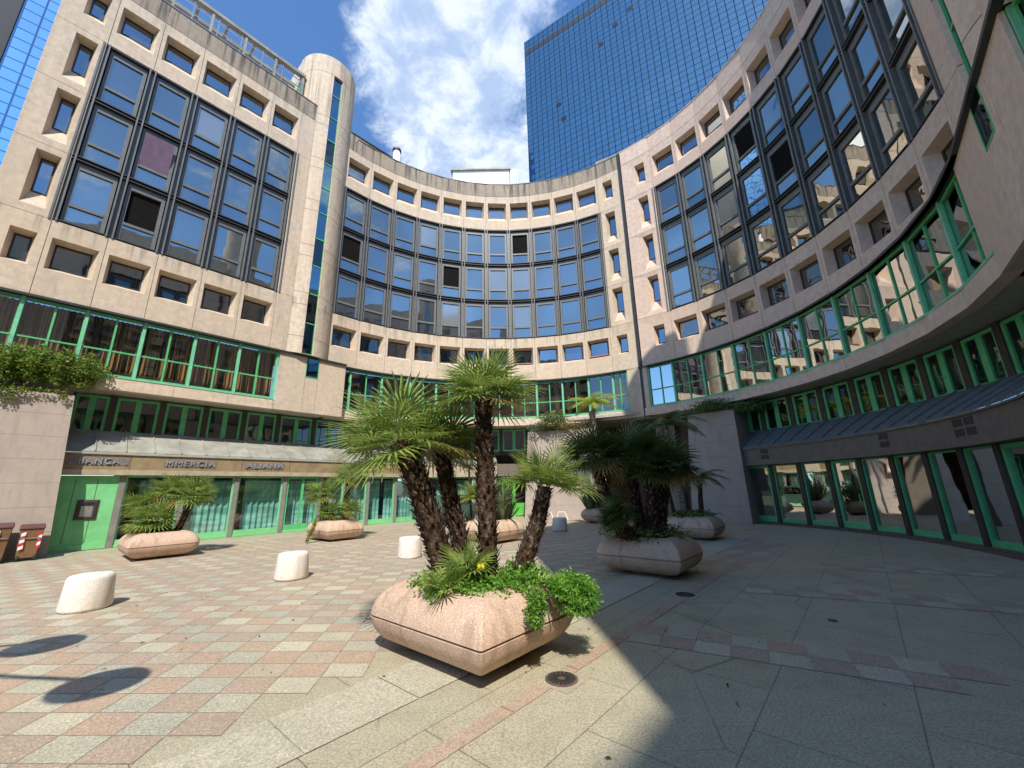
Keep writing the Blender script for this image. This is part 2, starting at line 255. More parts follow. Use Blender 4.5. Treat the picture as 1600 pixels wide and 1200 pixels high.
def ring(mb, P, o, i, e0, e1, mat=None):
    """band between outer rect o=(a0,a1,z0,z1) at e0 and inner rect i at e1"""
    O = [P3(P, o[0], e0, o[2]), P3(P, o[1], e0, o[2]), P3(P, o[1], e0, o[3]), P3(P, o[0], e0, o[3])]
    I = [P3(P, i[0], e1, i[2]), P3(P, i[1], e1, i[2]), P3(P, i[1], e1, i[3]), P3(P, i[0], e1, i[3])]
    for k in range(4): j = (k+1) % 4; mb.face([O[k], O[j], I[j], I[k]], mat)
def panel(mb, P, a0, a1, z0, z1, op=None, inn=None, dep=.4, gap=.008, m=1.0, mat=None):
    """concrete panel, optional splayed opening. m = metres per unit of a (for gaps)"""
    PV[0] = random.uniform(.15, .9)
    g = gap/m; o = (a0+g, a1-g, z0+gap, z1-gap)
    ring(mb, P, (o[0], o[1], o[2], o[3]), (o[0], o[1], o[2], o[3]), -.06, 0, mat)
    if op is None:
        mb.face([P3(P, o[0], 0, o[2]), P3(P, o[1], 0, o[2]), P3(P, o[1], 0, o[3]), P3(P, o[0], 0, o[3])], mat)
    else:
        ring(mb, P, o, op, 0, 0, mat); ring(mb, P, op, inn, 0, -dep, mat)
    PV[0] = .5
def window_small(P, r, e, parent, gmat, m=1.0, fr='frame_dark', sill=None):
    f = MB(); b = .045; ring(f, P, r, (r[0]+b/m, r[1]-b/m, r[2]+b, r[3]-b), e+.03, e+.03); ring(f, P, (r[0]+b/m, r[1]-b/m, r[2]+b, r[3]-b), (r[0]+b/m, r[1]-b/m, r[2]+b, r[3]-b), e+.03, e-.02)
    o = f.build('window', fr, parent); g = MB(); g.face([P3(P, r[0], e, r[2]), P3(P, r[1], e, r[2]), P3(P, r[1], e, r[3]), P3(P, r[0], e, r[3])]); g.build('pane', gmat, o)
    if sill: s = MB(); pbox(s, P, r[0]-.03/m, r[1]+.03/m, e, e+.3, r[2]-.06, r[2]-.005); s.build('sill', 'redsill', o)
ZB, ZC, ZD, ZE, ZF = 19.40, 11.17, 8.42, 5.95, 5.45
ROW = (ZB-ZC)/3
def grid_cell(P, a0, a1, zb, parent, m, gm, state=None):
    """one window of the metal grid: grey frame, big pane above small pane"""
    fw = .30/m; z1 = zb+ROW; z = [zb+.14, zb+.78, zb+.89, zb+2.36]
    fr = MB(); e0 = -.10
    l, r = a0+.15/m, a1-.15/m          # frame outer
    il, ir = l+.115/m, r-.115/m
    pbox(fr, P, l, il, -.2, e0, zb+.05, z1-.12); pbox(fr, P, ir, r, -.2, e0, zb+.05, z1-.12)
    pbox(fr, P, il, ir, -.2, e0, zb+.05, z[0]); pbox(fr, P, il, ir, -.2, e0+.01, z[1], z[2]); pbox(fr, P, il, ir, -.2, e0, z[3], z1-.12)
    o = fr.build('window', 'frame_grey', parent)
    g = MB(); ge = -.16
    def q(z0, z1_, mat, ee=ge, dt=0): g.face([P3(P, il, ee, z0), P3(P, ir, ee, z0), P3(P, ir, ee-dt, z1_), P3(P, il, ee-dt, z1_)], mat)
    q(z[0], z[1], gm[1])
    if state == 'open':
        q(z[2], z[3], 'dark_room', -.35)  # near-black sheet painted in place of the unlit room behind the open sash
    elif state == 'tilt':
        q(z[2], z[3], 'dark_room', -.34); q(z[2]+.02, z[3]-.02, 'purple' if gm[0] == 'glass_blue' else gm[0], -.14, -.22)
    else: q(z[2], z[3], gm[0])
    g.build('pane', None, o)
def grid_mullions(P, seams, parent, m, nseg=1):
    mb = MB()
    for a in seams:
        mb = MB()
        for s_ in (-1, 1):
            c = a+s_*.085/m; pbox(mb, P, c-.026/m, c+.026/m, -.2, .04, ZC, ZB)
        pbox(mb, P, a-.059/m, a+.059/m, -.19, -.09, ZC, ZB)
        mb.build('mullion', 'frame_grey', parent)
    a0, a1 = seams[0], seams[-1]; n = len(seams)-1 if P is not PL and P is not PR else 1
    for k in range(4):
        z = ZC+ROW*k; mb = MB(); pbox(mb, P, a0, a1, -.195, -.13, z-.05, z+.05, None, n)
        for dz in (-.07, .07):
            if (k == 0 and dz < 0) or (k == 3 and dz > 0): continue
            pbox(mb, P, a0, a1, -.2, .015, z+dz-.02, z+dz+.02, None, n)
        mb.build('rail', 'frame_dark', parent)
    mb = MB(); pbox(mb, P, a0, a1, -.26, -.205, ZC, ZB, None, n); mb.build('backing_panel', 'dark_room', parent)  # painted near black so open sashes show an unlit interior
def ribbon(P, seams, parent, m, gmat, zt=ZD-.2, zb=ZE, cur='curtain_brown', split=True):
    for i in range(len(seams)-1):
        a0, a1 = seams[i], seams[i+1]; f = MB(); mid = (a0+a1)/2; zr = zb+.9; e0, e1 = -.22, -.12
        pbox(f, P, a0+.06/m, a1-.06/m, e0, e1, zb, zb+.07); pbox(f, P, a0+.06/m, a1-.06/m, e0, e1, zr, zr+.055); pbox(f, P, a0+.06/m, a1-.06/m, e0, e1, zt-.08, zt)
        if split: pbox(f, P, mid-.028/m, mid+.028/m, e0, e1+.02, zb, zt)
        for a in (a0+.045/m, a1-.045/m): pbox(f, P, a-.02/m, a+.02/m, e0+.06, e1-.01, zb, zt)
        o = f.build('ribbon_window', 'green_frame', parent)
        g = MB(); g.face([P3(P, a0, -.17, zb), P3(P, a1, -.17, zb), P3(P, a1, -.17, zt), P3(P, a0, -.17, zt)]); g.build('pane', gmat, o)
    mb = MB()
    for a in seams: mb = MB(); pbox(mb, P, a-.045/m, a+.045/m, -.16, -.07, zb, zt); mb.build('green_mullion', 'green_post', parent)
    mb = MB(); pbox(mb, P, seams[0], seams[-1], -.04, .10, zt, ZD-.12, None, max(1, len(seams)-1)); mb.build('ledge', 'frame_dark', parent)
    mb = MB(); pbox(mb, P, seams[0], seams[-1], -.06, .02, zb-.06, zb, None, max(1, len(seams)-1)); mb.build('green_sill', 'green_post', parent)
    # pleated curtains in the room behind
    c = MB(); L_ = abs(seams[-1]-seams[0])*m; N_ = int(L_/.07); pr = None
    for k in range(N_+1):
        a = seams[0]+(seams[-1]-seams[0])*k/N_; e = -.62+.05*((k % 2)*2-1)+.02*random.random(); q = (a, e)
        if pr: c.face([P3(P, pr[0], pr[1], zb), P3(P, q[0], q[1], zb), P3(P, q[0], q[1], zt), P3(P, pr[0], pr[1], zt)])
        pr = q
    c.build('curtain', cur, parent)
def clerestory(P, seams, parent, m, e=-1.2, z0=4.0, z1=ZF-.02):
    for i in range(len(seams)-1):
        a0, a1 = seams[i], seams[i+1]; f = MB(); g = MB(); o_ = (a0+.10/m, a1-.10/m, z0, z1-.05); n_ = 2; wd = (o_[1]-o_[0])/n_
        for k in range(n_):
            c0, c1 = o_[0]+wd*k, o_[0]+wd*(k+1); ring(f, P, (c0, c1, z0, o_[3]), (c0+.09/m, c1-.09/m, z0+.09, o_[3]-.09), e, e)
            ring(f, P, (c0+.09/m, c1-.09/m, z0+.09, o_[3]-.09), (c0+.09/m, c1-.09/m, z0+.09, o_[3]-.09), e, e-.06); g.face([P3(P, c0, e-.05, z0), P3(P, c1, e-.05, z0), P3(P, c1, e-.05, z1), P3(P, c0, e-.05, z1)])
        o = f.build('clerestory_window', 'green_frame', parent); g.build('pane', 'glass_cler', o)
    mb = MB()
    for a in seams: mb = MB(); pbox(mb, P, a-.10/m, a+.10/m, e-.05, e+.04, z0, z1); mb.build('clerestory_mullion', 'post_brown', parent)
    n = max(1, len(seams)-1); mb = MB(); pbox(mb, P, seams[0], seams[-1], e-.6, e-.55, z0-.2, z1+.1, None, n); mb.build('inner_wall', 'curtain_grey', parent)
def canopy(P, a0, a1, parent, m, mat, fmat, emat, n, e_out=.05, seam=.75, posts=None):
    mb = MB(); zi, zo = 4.1, 3.24; ei = -1.2
    for i in range(n):
        b0 = a0+(a1-a0)*i/n; b1 = a0+(a1-a0)*(i+1)/n
        mb.hexa([P3(P, b0, e_out+.06, zo-.05), P3(P, b1, e_out+.06, zo-.05), P3(P, b1, ei, zi-.05), P3(P, b0, ei, zi-.05), P3(P, b0, e_out+.06, zo), P3(P, b1, e_out+.06, zo), P3(P, b1, ei, zi), P3(P, b0, ei, zi)])
    ns = int(abs(a1-a0)*m/seam); 
    for i in range(ns+1):
        a = a0+(a1-a0)*i/ns; h = .018/m
        mb.hexa([P3(P, a-h, e_out+.07, zo), P3(P, a+h, e_out+.07, zo), P3(P, a+h, ei, zi), P3(P, a-h, ei, zi), P3(P, a-h, e_out+.07, zo+.045), P3(P, a+h, e_out+.07, zo+.045), P3(P, a+h, ei, zi+.045), P3(P, a-h, ei, zi+.045)])
    mb.build('canopy', mat, parent)
    mb = MB(); pbox(mb, P, a0, a1, e_out-.25, e_out, 2.62, 3.14, None, n); mb.build('fascia', fmat, parent)
    mb = MB(); pbox(mb, P, a0, a1, e_out-.2, e_out+.05, 3.14, 3.185, None, n); mb.build('drip_edge', emat, parent); mb = MB(); pbox(mb, P, a0, a1, e_out-.3, e_out+.03, 2.44, 2.62, None, n); mb.build('fascia_trim', emat, parent)
    mb = MB()
    for a in (posts or []): pbox(mb, P, a-.008/m, a+.008/m, e_out-.01, e_out+.004, 2.62, 3.14)
    if posts: mb.build('fascia_joints', 'joint', parent)
def lower_strip(P, a0, a1, seams, parent, m, cmat, n):
    mb = MB()
    for i in range(len(seams)-1):
        b0, b1 = seams[i]+.006/m, seams[i+1]-.006/m
        pbox(mb, P, b0, b1, -.3, 0, ZF, ZE-.06)
    mb.build('sill_band', cmat, parent)
    mb = MB(); pbox(mb, P, a0, a1, -.3, -.02, ZF+.01, ZE-.07, None, n); pbox(mb, P, a0, a1, -1.5, -.3, ZF+.02, ZF+.12, None, n); mb.build('soffit', 'soffit', parent)
def sq_rows(P, a0, a1, parent, wb, m, gm_top, gm_bot, sill=None, split=True):
    """top and bottom concrete rows for one module"""
    k = .13/m
    op = (a0+k, a1-k, 9.32, 10.52); inn = (op[0]+.10/m, op[1]-.14/m, 9.52, 10.45)
    panel(wb, P, a0, a1, ZD-.12, ZC, op, inn, .4, m=m); window_small(P, inn, -.4, parent, gm_bot, m, sill=sill)
    op = (a0+k, a1-k, 20.15, 21.6); inn = (op[0]+.10/m, op[1]-.14/m, 20.62, 21.52)
    panel(wb, P, a0, a1, ZB, 22.15, op, inn, .4, m=m); window_small(P, inn, -.4, parent, gm_top, m)
def narrow(P, a0, a1, oa0, oa1, parent, wb, m, gm, flip=False):
    l, r = (.12, .10)
    for k in range(3):
        z = ZC+ROW*k; op = (oa0, oa1, z+.30, z+2.48); inn = (oa0+.13/m, oa1-.10/m, z+1.0, z+2.40)
        panel(wb, P, a0, a1, z, z+ROW, op, inn, .42, m=m); window_small(P, inn, -.42, parent, gm, m)
    op = (oa0, oa1, 9.32, 10.52); inn = (oa0+.1/m, oa1-.1/m, 9.52, 10.45); panel(wb, P, a0, a1, ZD-.12, ZC, op, inn, .4, m=m); window_small(P, inn, -.4, parent, gm, m)
    op = (oa0, oa1, 20.15, 21.6); inn = (oa0+.1/m, oa1-.1/m, 20.62, 21.52); panel(wb, P, a0, a1, ZB, 22.15, op, inn, .4, m=m); window_small(P, inn, -.4, parent, gm, m)
def parapet(P, a0, a1, parent, mat, n, z0=22.15, z1=23.2, seams=None, m=1):
    mb = MB()
    for i in range(len(seams)-1): pbox(mb, P, seams[i]+.006/m, seams[i+1]-.006/m, -.35, 0, z0+.02, z1)
    mb.build('parapet', mat, parent)
    mb = MB(); pbox(mb, P, a0, a1, -.38, .025, z1+.003, z1+.05, None, n); mb.build('coping', 'fascia_dark' if mat != 'concrete_clean' else 'concrete_clean', parent)
def backing(P, a0, a1, parent, m, n):
    mb = MB(); pbox(mb, P, a0, a1, -.62, -.58, ZD-.1, 22.5, None, n); pbox(mb, P, a0, a1, -.62, -.03, ZC-.01, ZC-.002, None, n); mb.build('inner_wall', 'joint', parent)
    mb = MB()
    pbox(mb, P, a0, a1, -9, -.58, 22.3, 22.5, None, n); mb.build('roof', 'soffit', parent)
# ================================================================== LEFT STRAIGHT BLOCK
seL = [-1.27, .15, 1.6, 3.08, 4.56, 6.0]
bl = empty('office_block', (*PL.p(2, 0), 0), 'straight cream concrete office block with dark window grid left of the round stair tower', 'building')
wl = MB()
gL = {(1, 1): 'tilt', (1, 0): 'open'}
for i in range(5):
    sq_rows(PL, seL[i], seL[i+1], bl, wl, 1, random.choice(['glass_small', 'glass_blue_b']), 'glass_small')
    for k in range(3):
        st = {(1, 1): 'tilt', (1, 0): 'open'}.get((i, k))
        gm = random.choice([('glass_blue', 'glass_blue'), ('glass_blind', 'glass_blue'), ('glass_blue', 'glass_blue_b')])
        grid_cell(PL, seL[i], seL[i+1], ZC+ROW*k, bl, 1, gm if st is None else ('glass_blue', 'glass_blue'), st)
narrow(PL, -2.65, -1.27, -2.08, -1.48, bl, wl, 1, 'glass_blue_b')
for z0, z1 in ((ZD-.12, ZC), (ZC, ZB), (ZB, 22.15)): panel(wl, PL, 6.0, 6.72, z0, z1)
wl.build('wall', 'concrete', bl)
grid_mullions(PL, seL, bl, 1)
ribbon(PL, [-2.65, -1.35, .15, 1.7, 3.3, 4.9, 6.45], bl, 1, 'glass_ribbon')
seP = [-2.65, -1.27, .15, 1.6, 3.08, 4.56, 6.72]
parapet(PL, -2.65, 6.72, bl, 'concrete_dirty', 1, seams=seP)
backing(PL, -2.6, 6.3, bl, 1, 1)
lower_strip(PL, -2.65, 9.2, [-2.65, -.6, 1.1, 2.9, 4.7, 6.45], bl, 1, 'concrete', 1)
mb = MB(); pbox(mb, PL, -8, .32, -1.3, -1.15, 0, ZF+.05); mb.build('low_wall', 'pier_stone', bl)
mb = MB(); pbox(mb, PL, -2.65, -2.6, -12, -.02, ZF, 23.2); mb.build('end_wall', 'concrete', bl)
# plain wall below the stair tower
wl = MB()
for a0, a1 in ((6.5, 7.74), (7.74, 8.34), (8.34, 9.75)): panel(wl, PL, a0, a1, ZF, ZD-.12, m=1)
pbox(wl, PL, 9.70, 9.74, -1.2, -.02, ZF, ZD-.12)
pbox(wl, PL, 6.5, 9.7, -1.5, -.1, ZF+.03, ZF+.10); wl.build('tower_base_wall', 'concrete', bl)
mb = MB(); pbox(mb, PL, 6.45, 9.75, -.5, .10, ZD-.2, ZD-.12); mb.build('ledge', 'frame_dark', bl)
clerestory(PL, [.3, 1.4, 2.85, 4.3, 5.75, 7.2, 8.9, 10.6, 12.4, 14.2], bl, 1)
# shop level of the left block (straight all the way below the arc)
posts = [2.02, 3.78, 5.53, 7.43, 9.05, 10.3, 11.57, 13.27, 15.2]
canopy(PL, .35, 15.3, bl, 1, 'canopy', 'fascia', 'fascia_edge', 1, posts=[2.1, 5.6, 7.5, 11.4, 13.3])
def shop(P, posts, parent, m, e, gmat, pmat, skip=(), doors=(), zt=2.42, zb=.10, cur='curtain_teal', pw=.085, fr='green_panel'):
    for i in range(len(posts)-1):
        if i in skip: continue
        a0, a1 = posts[i]+pw/m, posts[i+1]-pw/m; f = MB(); g = MB(); dr = i in doors; b = .10 if dr else .05
        ring(f, P, (a0, a1, zb, zt), (a0+b/m, a1-b/m, zb+(.16 if not dr else .22), zt-b), e, e); ring(f, P, (a0+b/m, a1-b/m, zb+(.16 if not dr else .22), zt-b), (a0+b/m, a1-b/m, zb+(.16 if not dr else .22), zt-b), e, e-.08)
        if dr: pbox(f, P, (a0+a1)/2-.05/m, (a0+a1)/2+.05/m, e-.06, e+.01, zb, zt) if dr and (a1-a0)*m > 1.3 else None
        o = f.build('door' if dr else 'shop_window', 'green_frame' if dr else fr, parent)
        g.face([P3(P, a0, e-.06, zb), P3(P, a1, e-.06, zb), P3(P, a1, e-.06, zt), P3(P, a0, e-.06, zt)]); g.build('pane', gmat, o)
        if dr: h = MB(); hx = a1-(b+.05)/m; pbox(h, P, hx-.012/m, hx+.012/m, e+.03, e+.06, .95, 1.25); pbox(h, P, hx-.01/m, hx+.01/m, e, e+.04, 1.2, 1.22); h.build('handle', 'steel', o)
    for a in posts: mb = MB(); pbox(mb, P, a-pw/m, a+pw/m, e-.15, e+.05, 0, zt+.03); mb.build('post', pmat, parent)
    mb = MB(); n = len(posts)-1; pbox(mb, P, posts[0], posts[-1], e-.2, e+.02, .01, zb, None, n); mb.build('plinth', 'green_panel' if fr == 'green_panel' else 'fascia_dark', parent)
    # pleated curtain
    c = MB(); L_ = abs(posts[-1]-posts[0])*m; N_ = int(L_/.11); pr = None
    for k in range(N_+1):
        a = posts[0]+(posts[-1]-posts[0])*k/N_; ee = e-.5+.045*((k % 2)*2-1)+.03*random.random(); q = (a, ee)
        if pr and cur and not (k % 31 in (3, 4, 5)): c.face([P3(P, pr[0], pr[1], .1), P3(P, q[0], q[1], .1), P3(P, q[0], q[1], zt-.15), P3(P, pr[0], pr[1], zt-.15)])
        pr = q
    if cur: c.build('curtain', cur, parent)
    mb = MB(); pbox(mb, P, posts[0], posts[-1], e-3, e-2.9, 0, zt+.3, None, n); pbox(mb, P, posts[0], posts[-1], e-3, e-.1, zt+.02, zt+.1, None, n); mb.build('shop_interior', 'curtain_grey', parent)
shop(PL, posts, bl, 1, -.12, 'glass_shop', 'post_grey', doors=(3,))
# cash machine panel
pm = MB(); pbox(pm, PL, .35, 1.93, -.2, -.1, .02, 2.42)
for a in (.88, 1.4): pbox(pm, PL, a-.006, a+.006, -.1, -.092, .25, 2.3, 'joint')
pbox(pm, PL, .35, 1.93, -.1, -.06, .02, .2, None); pm.mats = ['green_panel', 'joint']; pm.m = [0]*6+[1]*12+[0]*6
o = pm.build('metal_panel', None, bl)
am = MB(); A0, A1, Z0, Z1 = 1.02, 1.55, .98, 1.62; ring(am, PL, (A0, A1, Z0, Z1), (A0+.07, A1-.07, Z0+.07, Z1-.07), -.07, -.05, 'post_brown'); ring(am, PL, (A0, A1, Z0, Z1), (A0, A1, Z0, Z1), -.1, -.07, 'post_brown')
ring(am, PL, (A0+.07, A1-.07, Z0+.07, Z1-.07), (A0+.12, A1-.12, Z0+.10, Z1-.20), -.05, -.088, 'frame_dark'); am.face([P3(PL, A0+.12, -.088, Z0+.1), P3(PL, A1-.12, -.088, Z0+.1), P3(PL, A1-.12, -.088, Z1-.20), P3(PL, A0+.12, -.088, Z1-.20)], 'steel'); pbox(am, PL, A0+.14, A1-.14, -.088, -.07, Z0+.02, Z0+.06, 'frame_dark')
am.build('cash_machine', None, bl)
# letters on the fascia
def sign(txt, a0, a1, zc, h, plate=True):
    if plate: mb = MB(); pbox(mb, PL, a0-.06, a1+.06, .05, .062, zc-h*.62, zc+h*.62); mb.build('sign_plate', 'letter_plate', bl)
    cu = bpy.data.curves.new('letters', 'FONT'); cu.body = txt; cu.size = h*1.35; cu.extrude = .018; cu.align_x = 'CENTER'; cu.align_y = 'CENTER'; cu.space_character = 1.25
    ob = bpy.data.objects.new('tmp', cu); C.objects.link(ob); bpy.context.view_layer.update(); dg = bpy.context.evaluated_depsgraph_get(); me = bpy.data.meshes.new_from_object(ob.evaluated_get(dg)); bpy.data.objects.remove(ob)
    xs = [v.co.x for v in me.vertices]; wd = max(xs)-min(xs); k = (a1-a0)/wd; cx = (max(xs)+min(xs))/2
    for v in me.vertices:
        q = P3(PL, (a0+a1)/2+(v.co.x-cx)*k, .085+v.co.z, zc+v.co.y); v.co = q
    me.materials.clear(); me.materials.append(MT['letter_silver']); ob = bpy.data.objects.new('sign_letters', me); C.objects.link(ob); ob.parent = bl; ob.matrix_parent_inverse = Matrix.Translation(-bl.location)
sign('. BANCA .', .62, 2.0, 2.9, .21); sign('MMERCIA', 3.1, 4.62, 2.88, .21); sign('ALIANA', 5.75, 7.2, 2.86, .21)
# roof railing
rl = empty('roof_railing', (*PL.p(2, -.5), 23.2), 'grey steel railing standing on the roof edge of the left block', 'railing')
mb = MB(); a = .2
while a < 6.1: pbox(mb, PL, a-.05, a+.05, -.75, -.6, 23.0, 25.2); a += 1.45
mb.build('post', 'canopy', rl)
mb = MB(); pbox(mb, PL, -.3, 6.1, -.82, -.55, 25.2, 25.38); mb.build('top_beam', 'canopy', rl)
mb = MB(); pbox(mb, PL, -.3, 6.1, -1.75, -1.6, 25.22, 25.36); mb.build('rear_beam', 'canopy', rl)
for q_ in range(6): mb = MB(); pbox(mb, PL, -.2+q_*1.22, -.08+q_*1.22, -1.6, -.82, 25.24, 25.34); mb.build('cross_bar', 'canopy', rl); mb = MB(); pbox(mb, PL, .9+q_*1.0, .93+q_*1.0, -.66, -.63, 23.2, 25.2); mb.build('upright', 'steel', rl)
mb = MB()
for z in (23.75, 24.3, 24.8): pbox(mb, PL, -.3, 6.1, -.66, -.62, z, z+.035)
mb.build('rail', 'steel', rl)
# ================================================================== STAIR TOWERS
def drum(cx, cy, r, ztop, slit_ang, label, mat, zs0=7.3):
    tw = empty('stair_tower', (cx, cy, 0), label, 'stair tower')
    mb = MB(); n = 56; hw = .27/r   # half slit angle
    zl = [ZD-.12, ZD+.75, ZC-.3, ZC+.35, ZC+ROW-.3, ZC+ROW+.35, ZC+2*ROW-.3, ZC+2*ROW+.35, ZB-.3, ZB+.35, 22.1, 22.75, 25.9, ztop]
    A0 = slit_ang+hw; A1 = slit_ang-hw+2*pi
    for i in range(len(zl)-1):
        z0, z1 = zl[i]+.01, zl[i+1]-.01
        full = i == len(zl)-2
        a0, a1 = (slit_ang, slit_ang+2*pi) if full else (A0, A1)
        for j in range(n):
            b0 = a0+(a1-a0)*j/n; b1 = a0+(a1-a0)*(j+1)/n
            mb.face([(cx+r*cos(b0), cy+r*sin(b0), z0), (cx+r*cos(b1), cy+r*sin(b1), z0), (cx+r*cos(b1), cy+r*sin(b1), z1), (cx+r*cos(b0), cy+r*sin(b0), z1)])
        if not full:
            for a in (A0, A1): mb.face([(cx+r*cos(a), cy+r*sin(a), z0), (cx+(r-.35)*cos(a), cy+(r-.35)*sin(a), z0), (cx+(r-.35)*cos(a), cy+(r-.35)*sin(a), z1), (cx+r*cos(a), cy+r*sin(a), z1)])
    zc = 25.9; mb.face([(cx+r*cos(A0), cy+r*sin(A0), zc), (cx+(r-.35)*cos(A0), cy+(r-.35)*sin(A0), zc), (cx+(r-.35)*cos(A1), cy+(r-.35)*sin(A1), zc), (cx+r*cos(A1), cy+r*sin(A1), zc)])
    mb.face([(cx+r*cos(2*pi*j/n), cy+r*sin(2*pi*j/n), ztop-.02) for j in range(n)])
    mb.face([(cx+r*cos(2*pi*j/n), cy+r*sin(2*pi*j/n), zl[0]+.01) for j in range(n)])
    mb.build('wall', mat, tw)
    mb = MB(); m_ = 40; rr = r-.02
    mb.lathe(cx, cy, [(rr-.01, ZD-.1), (rr-.01, ztop-.1)], 48); 
    keep = [k for k, f in enumerate(mb.f) if abs((atan2(mb.v[f[0]][1]-cy, mb.v[f[0]][0]-cx)-slit_ang+pi) % (2*pi)-pi) > hw+.12 and len(f) == 4]; mb.f = [mb.f[k] for k in keep]; mb.m = [0]*len(mb.f); mb.build('joint_lining', 'joint', tw)
    d = Vector((cos(slit_ang), sin(slit_ang), 0)); u = Vector((-d.y, d.x, 0)); c0 = Vector((cx, cy, 0))+d*(r-.15); z = ZD-.12; k = 0; hwm = .29
    for k in range(11):
        z0 = ZD-.1+k*1.62; z1 = min(z0+1.62, 25.95)
        if z0 > 25.6: break
        f = MB(); q = lambda a, e, zz: tuple(c0+u*a+d*e+Vector((0, 0, zz)))
        for (x0, x1, y0, y1) in ((-hwm, hwm, z0, z0+.05), (-hwm, -hwm+.05, z0, z1), (hwm-.05, hwm, z0, z1)):
            f.hexa([q(x0, .04, y0), q(x1, .04, y0), q(x1, -.02, y0), q(x0, -.02, y0), q(x0, .04, y1), q(x1, .04, y1), q(x1, -.02, y1), q(x0, -.02, y1)])
        o = f.build('slit_window', 'green_frame', tw); g = MB(); g.face([q(-hwm, 0, z0), q(hwm, 0, z0), q(hwm, 0, z1), q(-hwm, 0, z1)]); g.build('pane', 'glass_dark' if k in (1, 3, 7) else 'glass_slit', o)
    return tw
tw = drum(*PL.p(7.62, -1.34), 1.6, 27.2, R(-40.4), 'tall round concrete stair tower with a green slit window, left of the curved facade', 'concrete')
def slit_low(P, a0, a1, z0, z1, tw):
    f = MB(); pbox(f, P, a0, a1, 0, .012, z0-.04, z0); pbox(f, P, a0-.03, a0, 0, .012, z0-.04, z1); pbox(f, P, a1, a1+.03, 0, .012, z0-.04, z1); o = f.build('slit_window', 'green_frame', tw); g = MB(); pbox(g, P, a0, a1, -.01, .006, z0, z1); g.build('pane', 'glass_slit', o)
slit_low(PL, 7.76, 8.32, 7.25, ZD-.2, tw)
# plant room beside the tower top
pr_ = empty('rooftop_room', (-12.7, 19.2, 22.5), 'pale concrete rooftop room joined to the left of the round tower top', 'rooftop room')
mb = MB(); pbox(mb, PL, 5.9, 8.4, -3.2, -1.0, 22.4, 26.6); mb.build('wall', 'penthouse', pr_)
mb = MB(); pbox(mb, PL, 5.9, 6.6, -1.0, -.9, 23.0, 24.9); mb.build('louvre_panel', 'green_panel', pr_)
# ================================================================== CURVED BLOCK (centre)
mC = 12.5*pi/180
seC = [-50.6, -43.35, -36.0, -28.6, -21.4, -14.2, -7.0, .25, 7.4, 14.8, 22.2, 29.5]
bc = empty('office_block', (*PC.p(0, 0), 0), 'weather stained concave office block between the round stair tower and the dark downpipe', 'building')
wc = MB()
stC = {(1, 1): 'open', (4, 1): None, (5, 1): 'open', (8, 2): 'open', (3, 0): 'tilt'}
for i in range(11):
    a0, a1 = seC[i], seC[i+1]
    sq_rows(PC, a0, a1, bc, wc, mC, random.choice(['glass_small', 'glass_blue_b']), 'glass_small' if i % 3 else 'glass_blue_b', sill=(i in (7, 10)))
    for k in range(3):
        st = {(0, 1): 'open', (4, 1): 'open', (7, 2): 'open'}.get((i, k)); gm = random.choice([('glass_blue', 'glass_blue'), ('glass_blue', 'glass_blue_b'), ('glass_blind', 'glass_blue')])
        grid_cell(PC, a0, a1, ZC+ROW*k, bc, mC, gm, st)
narrow(PC, 29.5, 36.6, 31.2, 34.2, bc, wc, mC, 'glass_small')
wc.build('wall', 'concrete', bc)
grid_mullions(PC, seC, bc, mC)
mb = MB(); pbox(mb, PC, -54, -50.7, -.3, -.02, ZD-.12, 23.2); mb.build('wall', 'concrete', bc)
seCr = [-50.6, -44.3, -36.2, -28.6, -21.4, -14.2, -7.0, .25, 7.4, 14.8, 22.2, 29.0, 33.0]
ribbon(PC, seCr, bc, mC, 'glass_ribbon', cur='curtain_grey')
wc = MB(); panel(wc, PC, 33.1, 36.6, ZF, ZD-.12, m=mC); wc.build('wall', 'concrete', bc)
parapet(PC, -48, 36.6, bc, 'concrete_dirty', 12, seams=[-48, -43.35, -36.0, -28.6, -21.4, -14.2, -7.0, .25, 7.4, 14.8, 22.2, 29.5, 36.6], m=mC)
backing(PC, -50, 36.6, bc, mC, 12)
lower_strip(PC, -50, 36.6, [-47, -40, -32, -24, -16, -8, 0, 8, 16, 24, 33], bc, mC, 'concrete', 12)
clerestory(PC, [-31, -24, -17, -10, -3, 4, 11, 18], bc, mC, e=-1.3)
mb = MB(); pbox(mb, PC, 36.62, 37.35, -.3, .08, ZF-.05, 23.25); mb.build('downpipe', 'frame_dark', bc)
# shop level from the end of the straight shopfront to the pier
PS = Seg(PL.p(15.3, 0), (.9, 26.0))
canopy(PS, 0, 4.3, bc, 1, 'canopy', 'fascia_edge', 'fascia_edge', 1)
shop(PS, [.1, 1.5, 2.9, 4.2], bc, 1, -.12, 'glass_shop', 'post_grey')
mb = MB(); pbox(mb, PS, 3.2, 4.1, .05, .06, 2.75, 2.95); mb.build('vent_grille', 'frame_dark', bc)
gt = empty('gate', (*PS.p(4.9, -.2), 0), 'bright green metal bar gate beside the stone pier with the poster', 'gate')
mb = MB()
for k in range(9): a = 4.3+k*.13; pbox(mb, PS, a-.015, a+.015, -.3, -.26, .1, 2.3)
mb.build('bars', 'bright_green', gt); mb = MB()
for z in (.1, .9, 1.25, 2.3): pbox(mb, PS, 4.28, 5.4, -.27, -.24, z, z+.05)
pbox(mb, PS, 5.36, 5.52, -.3, -.2, 0, 2.4); pbox(mb, PS, 6.2, 6.32, -.3, -.2, 0, 2.4); pbox(mb, PS, 5.5, 6.2, -.3, -.2, 2.3, 2.4); pbox(mb, PS, 5.5, 6.2, -.3, -.22, .1, .8); mb.build('frame', 'bright_green', gt)
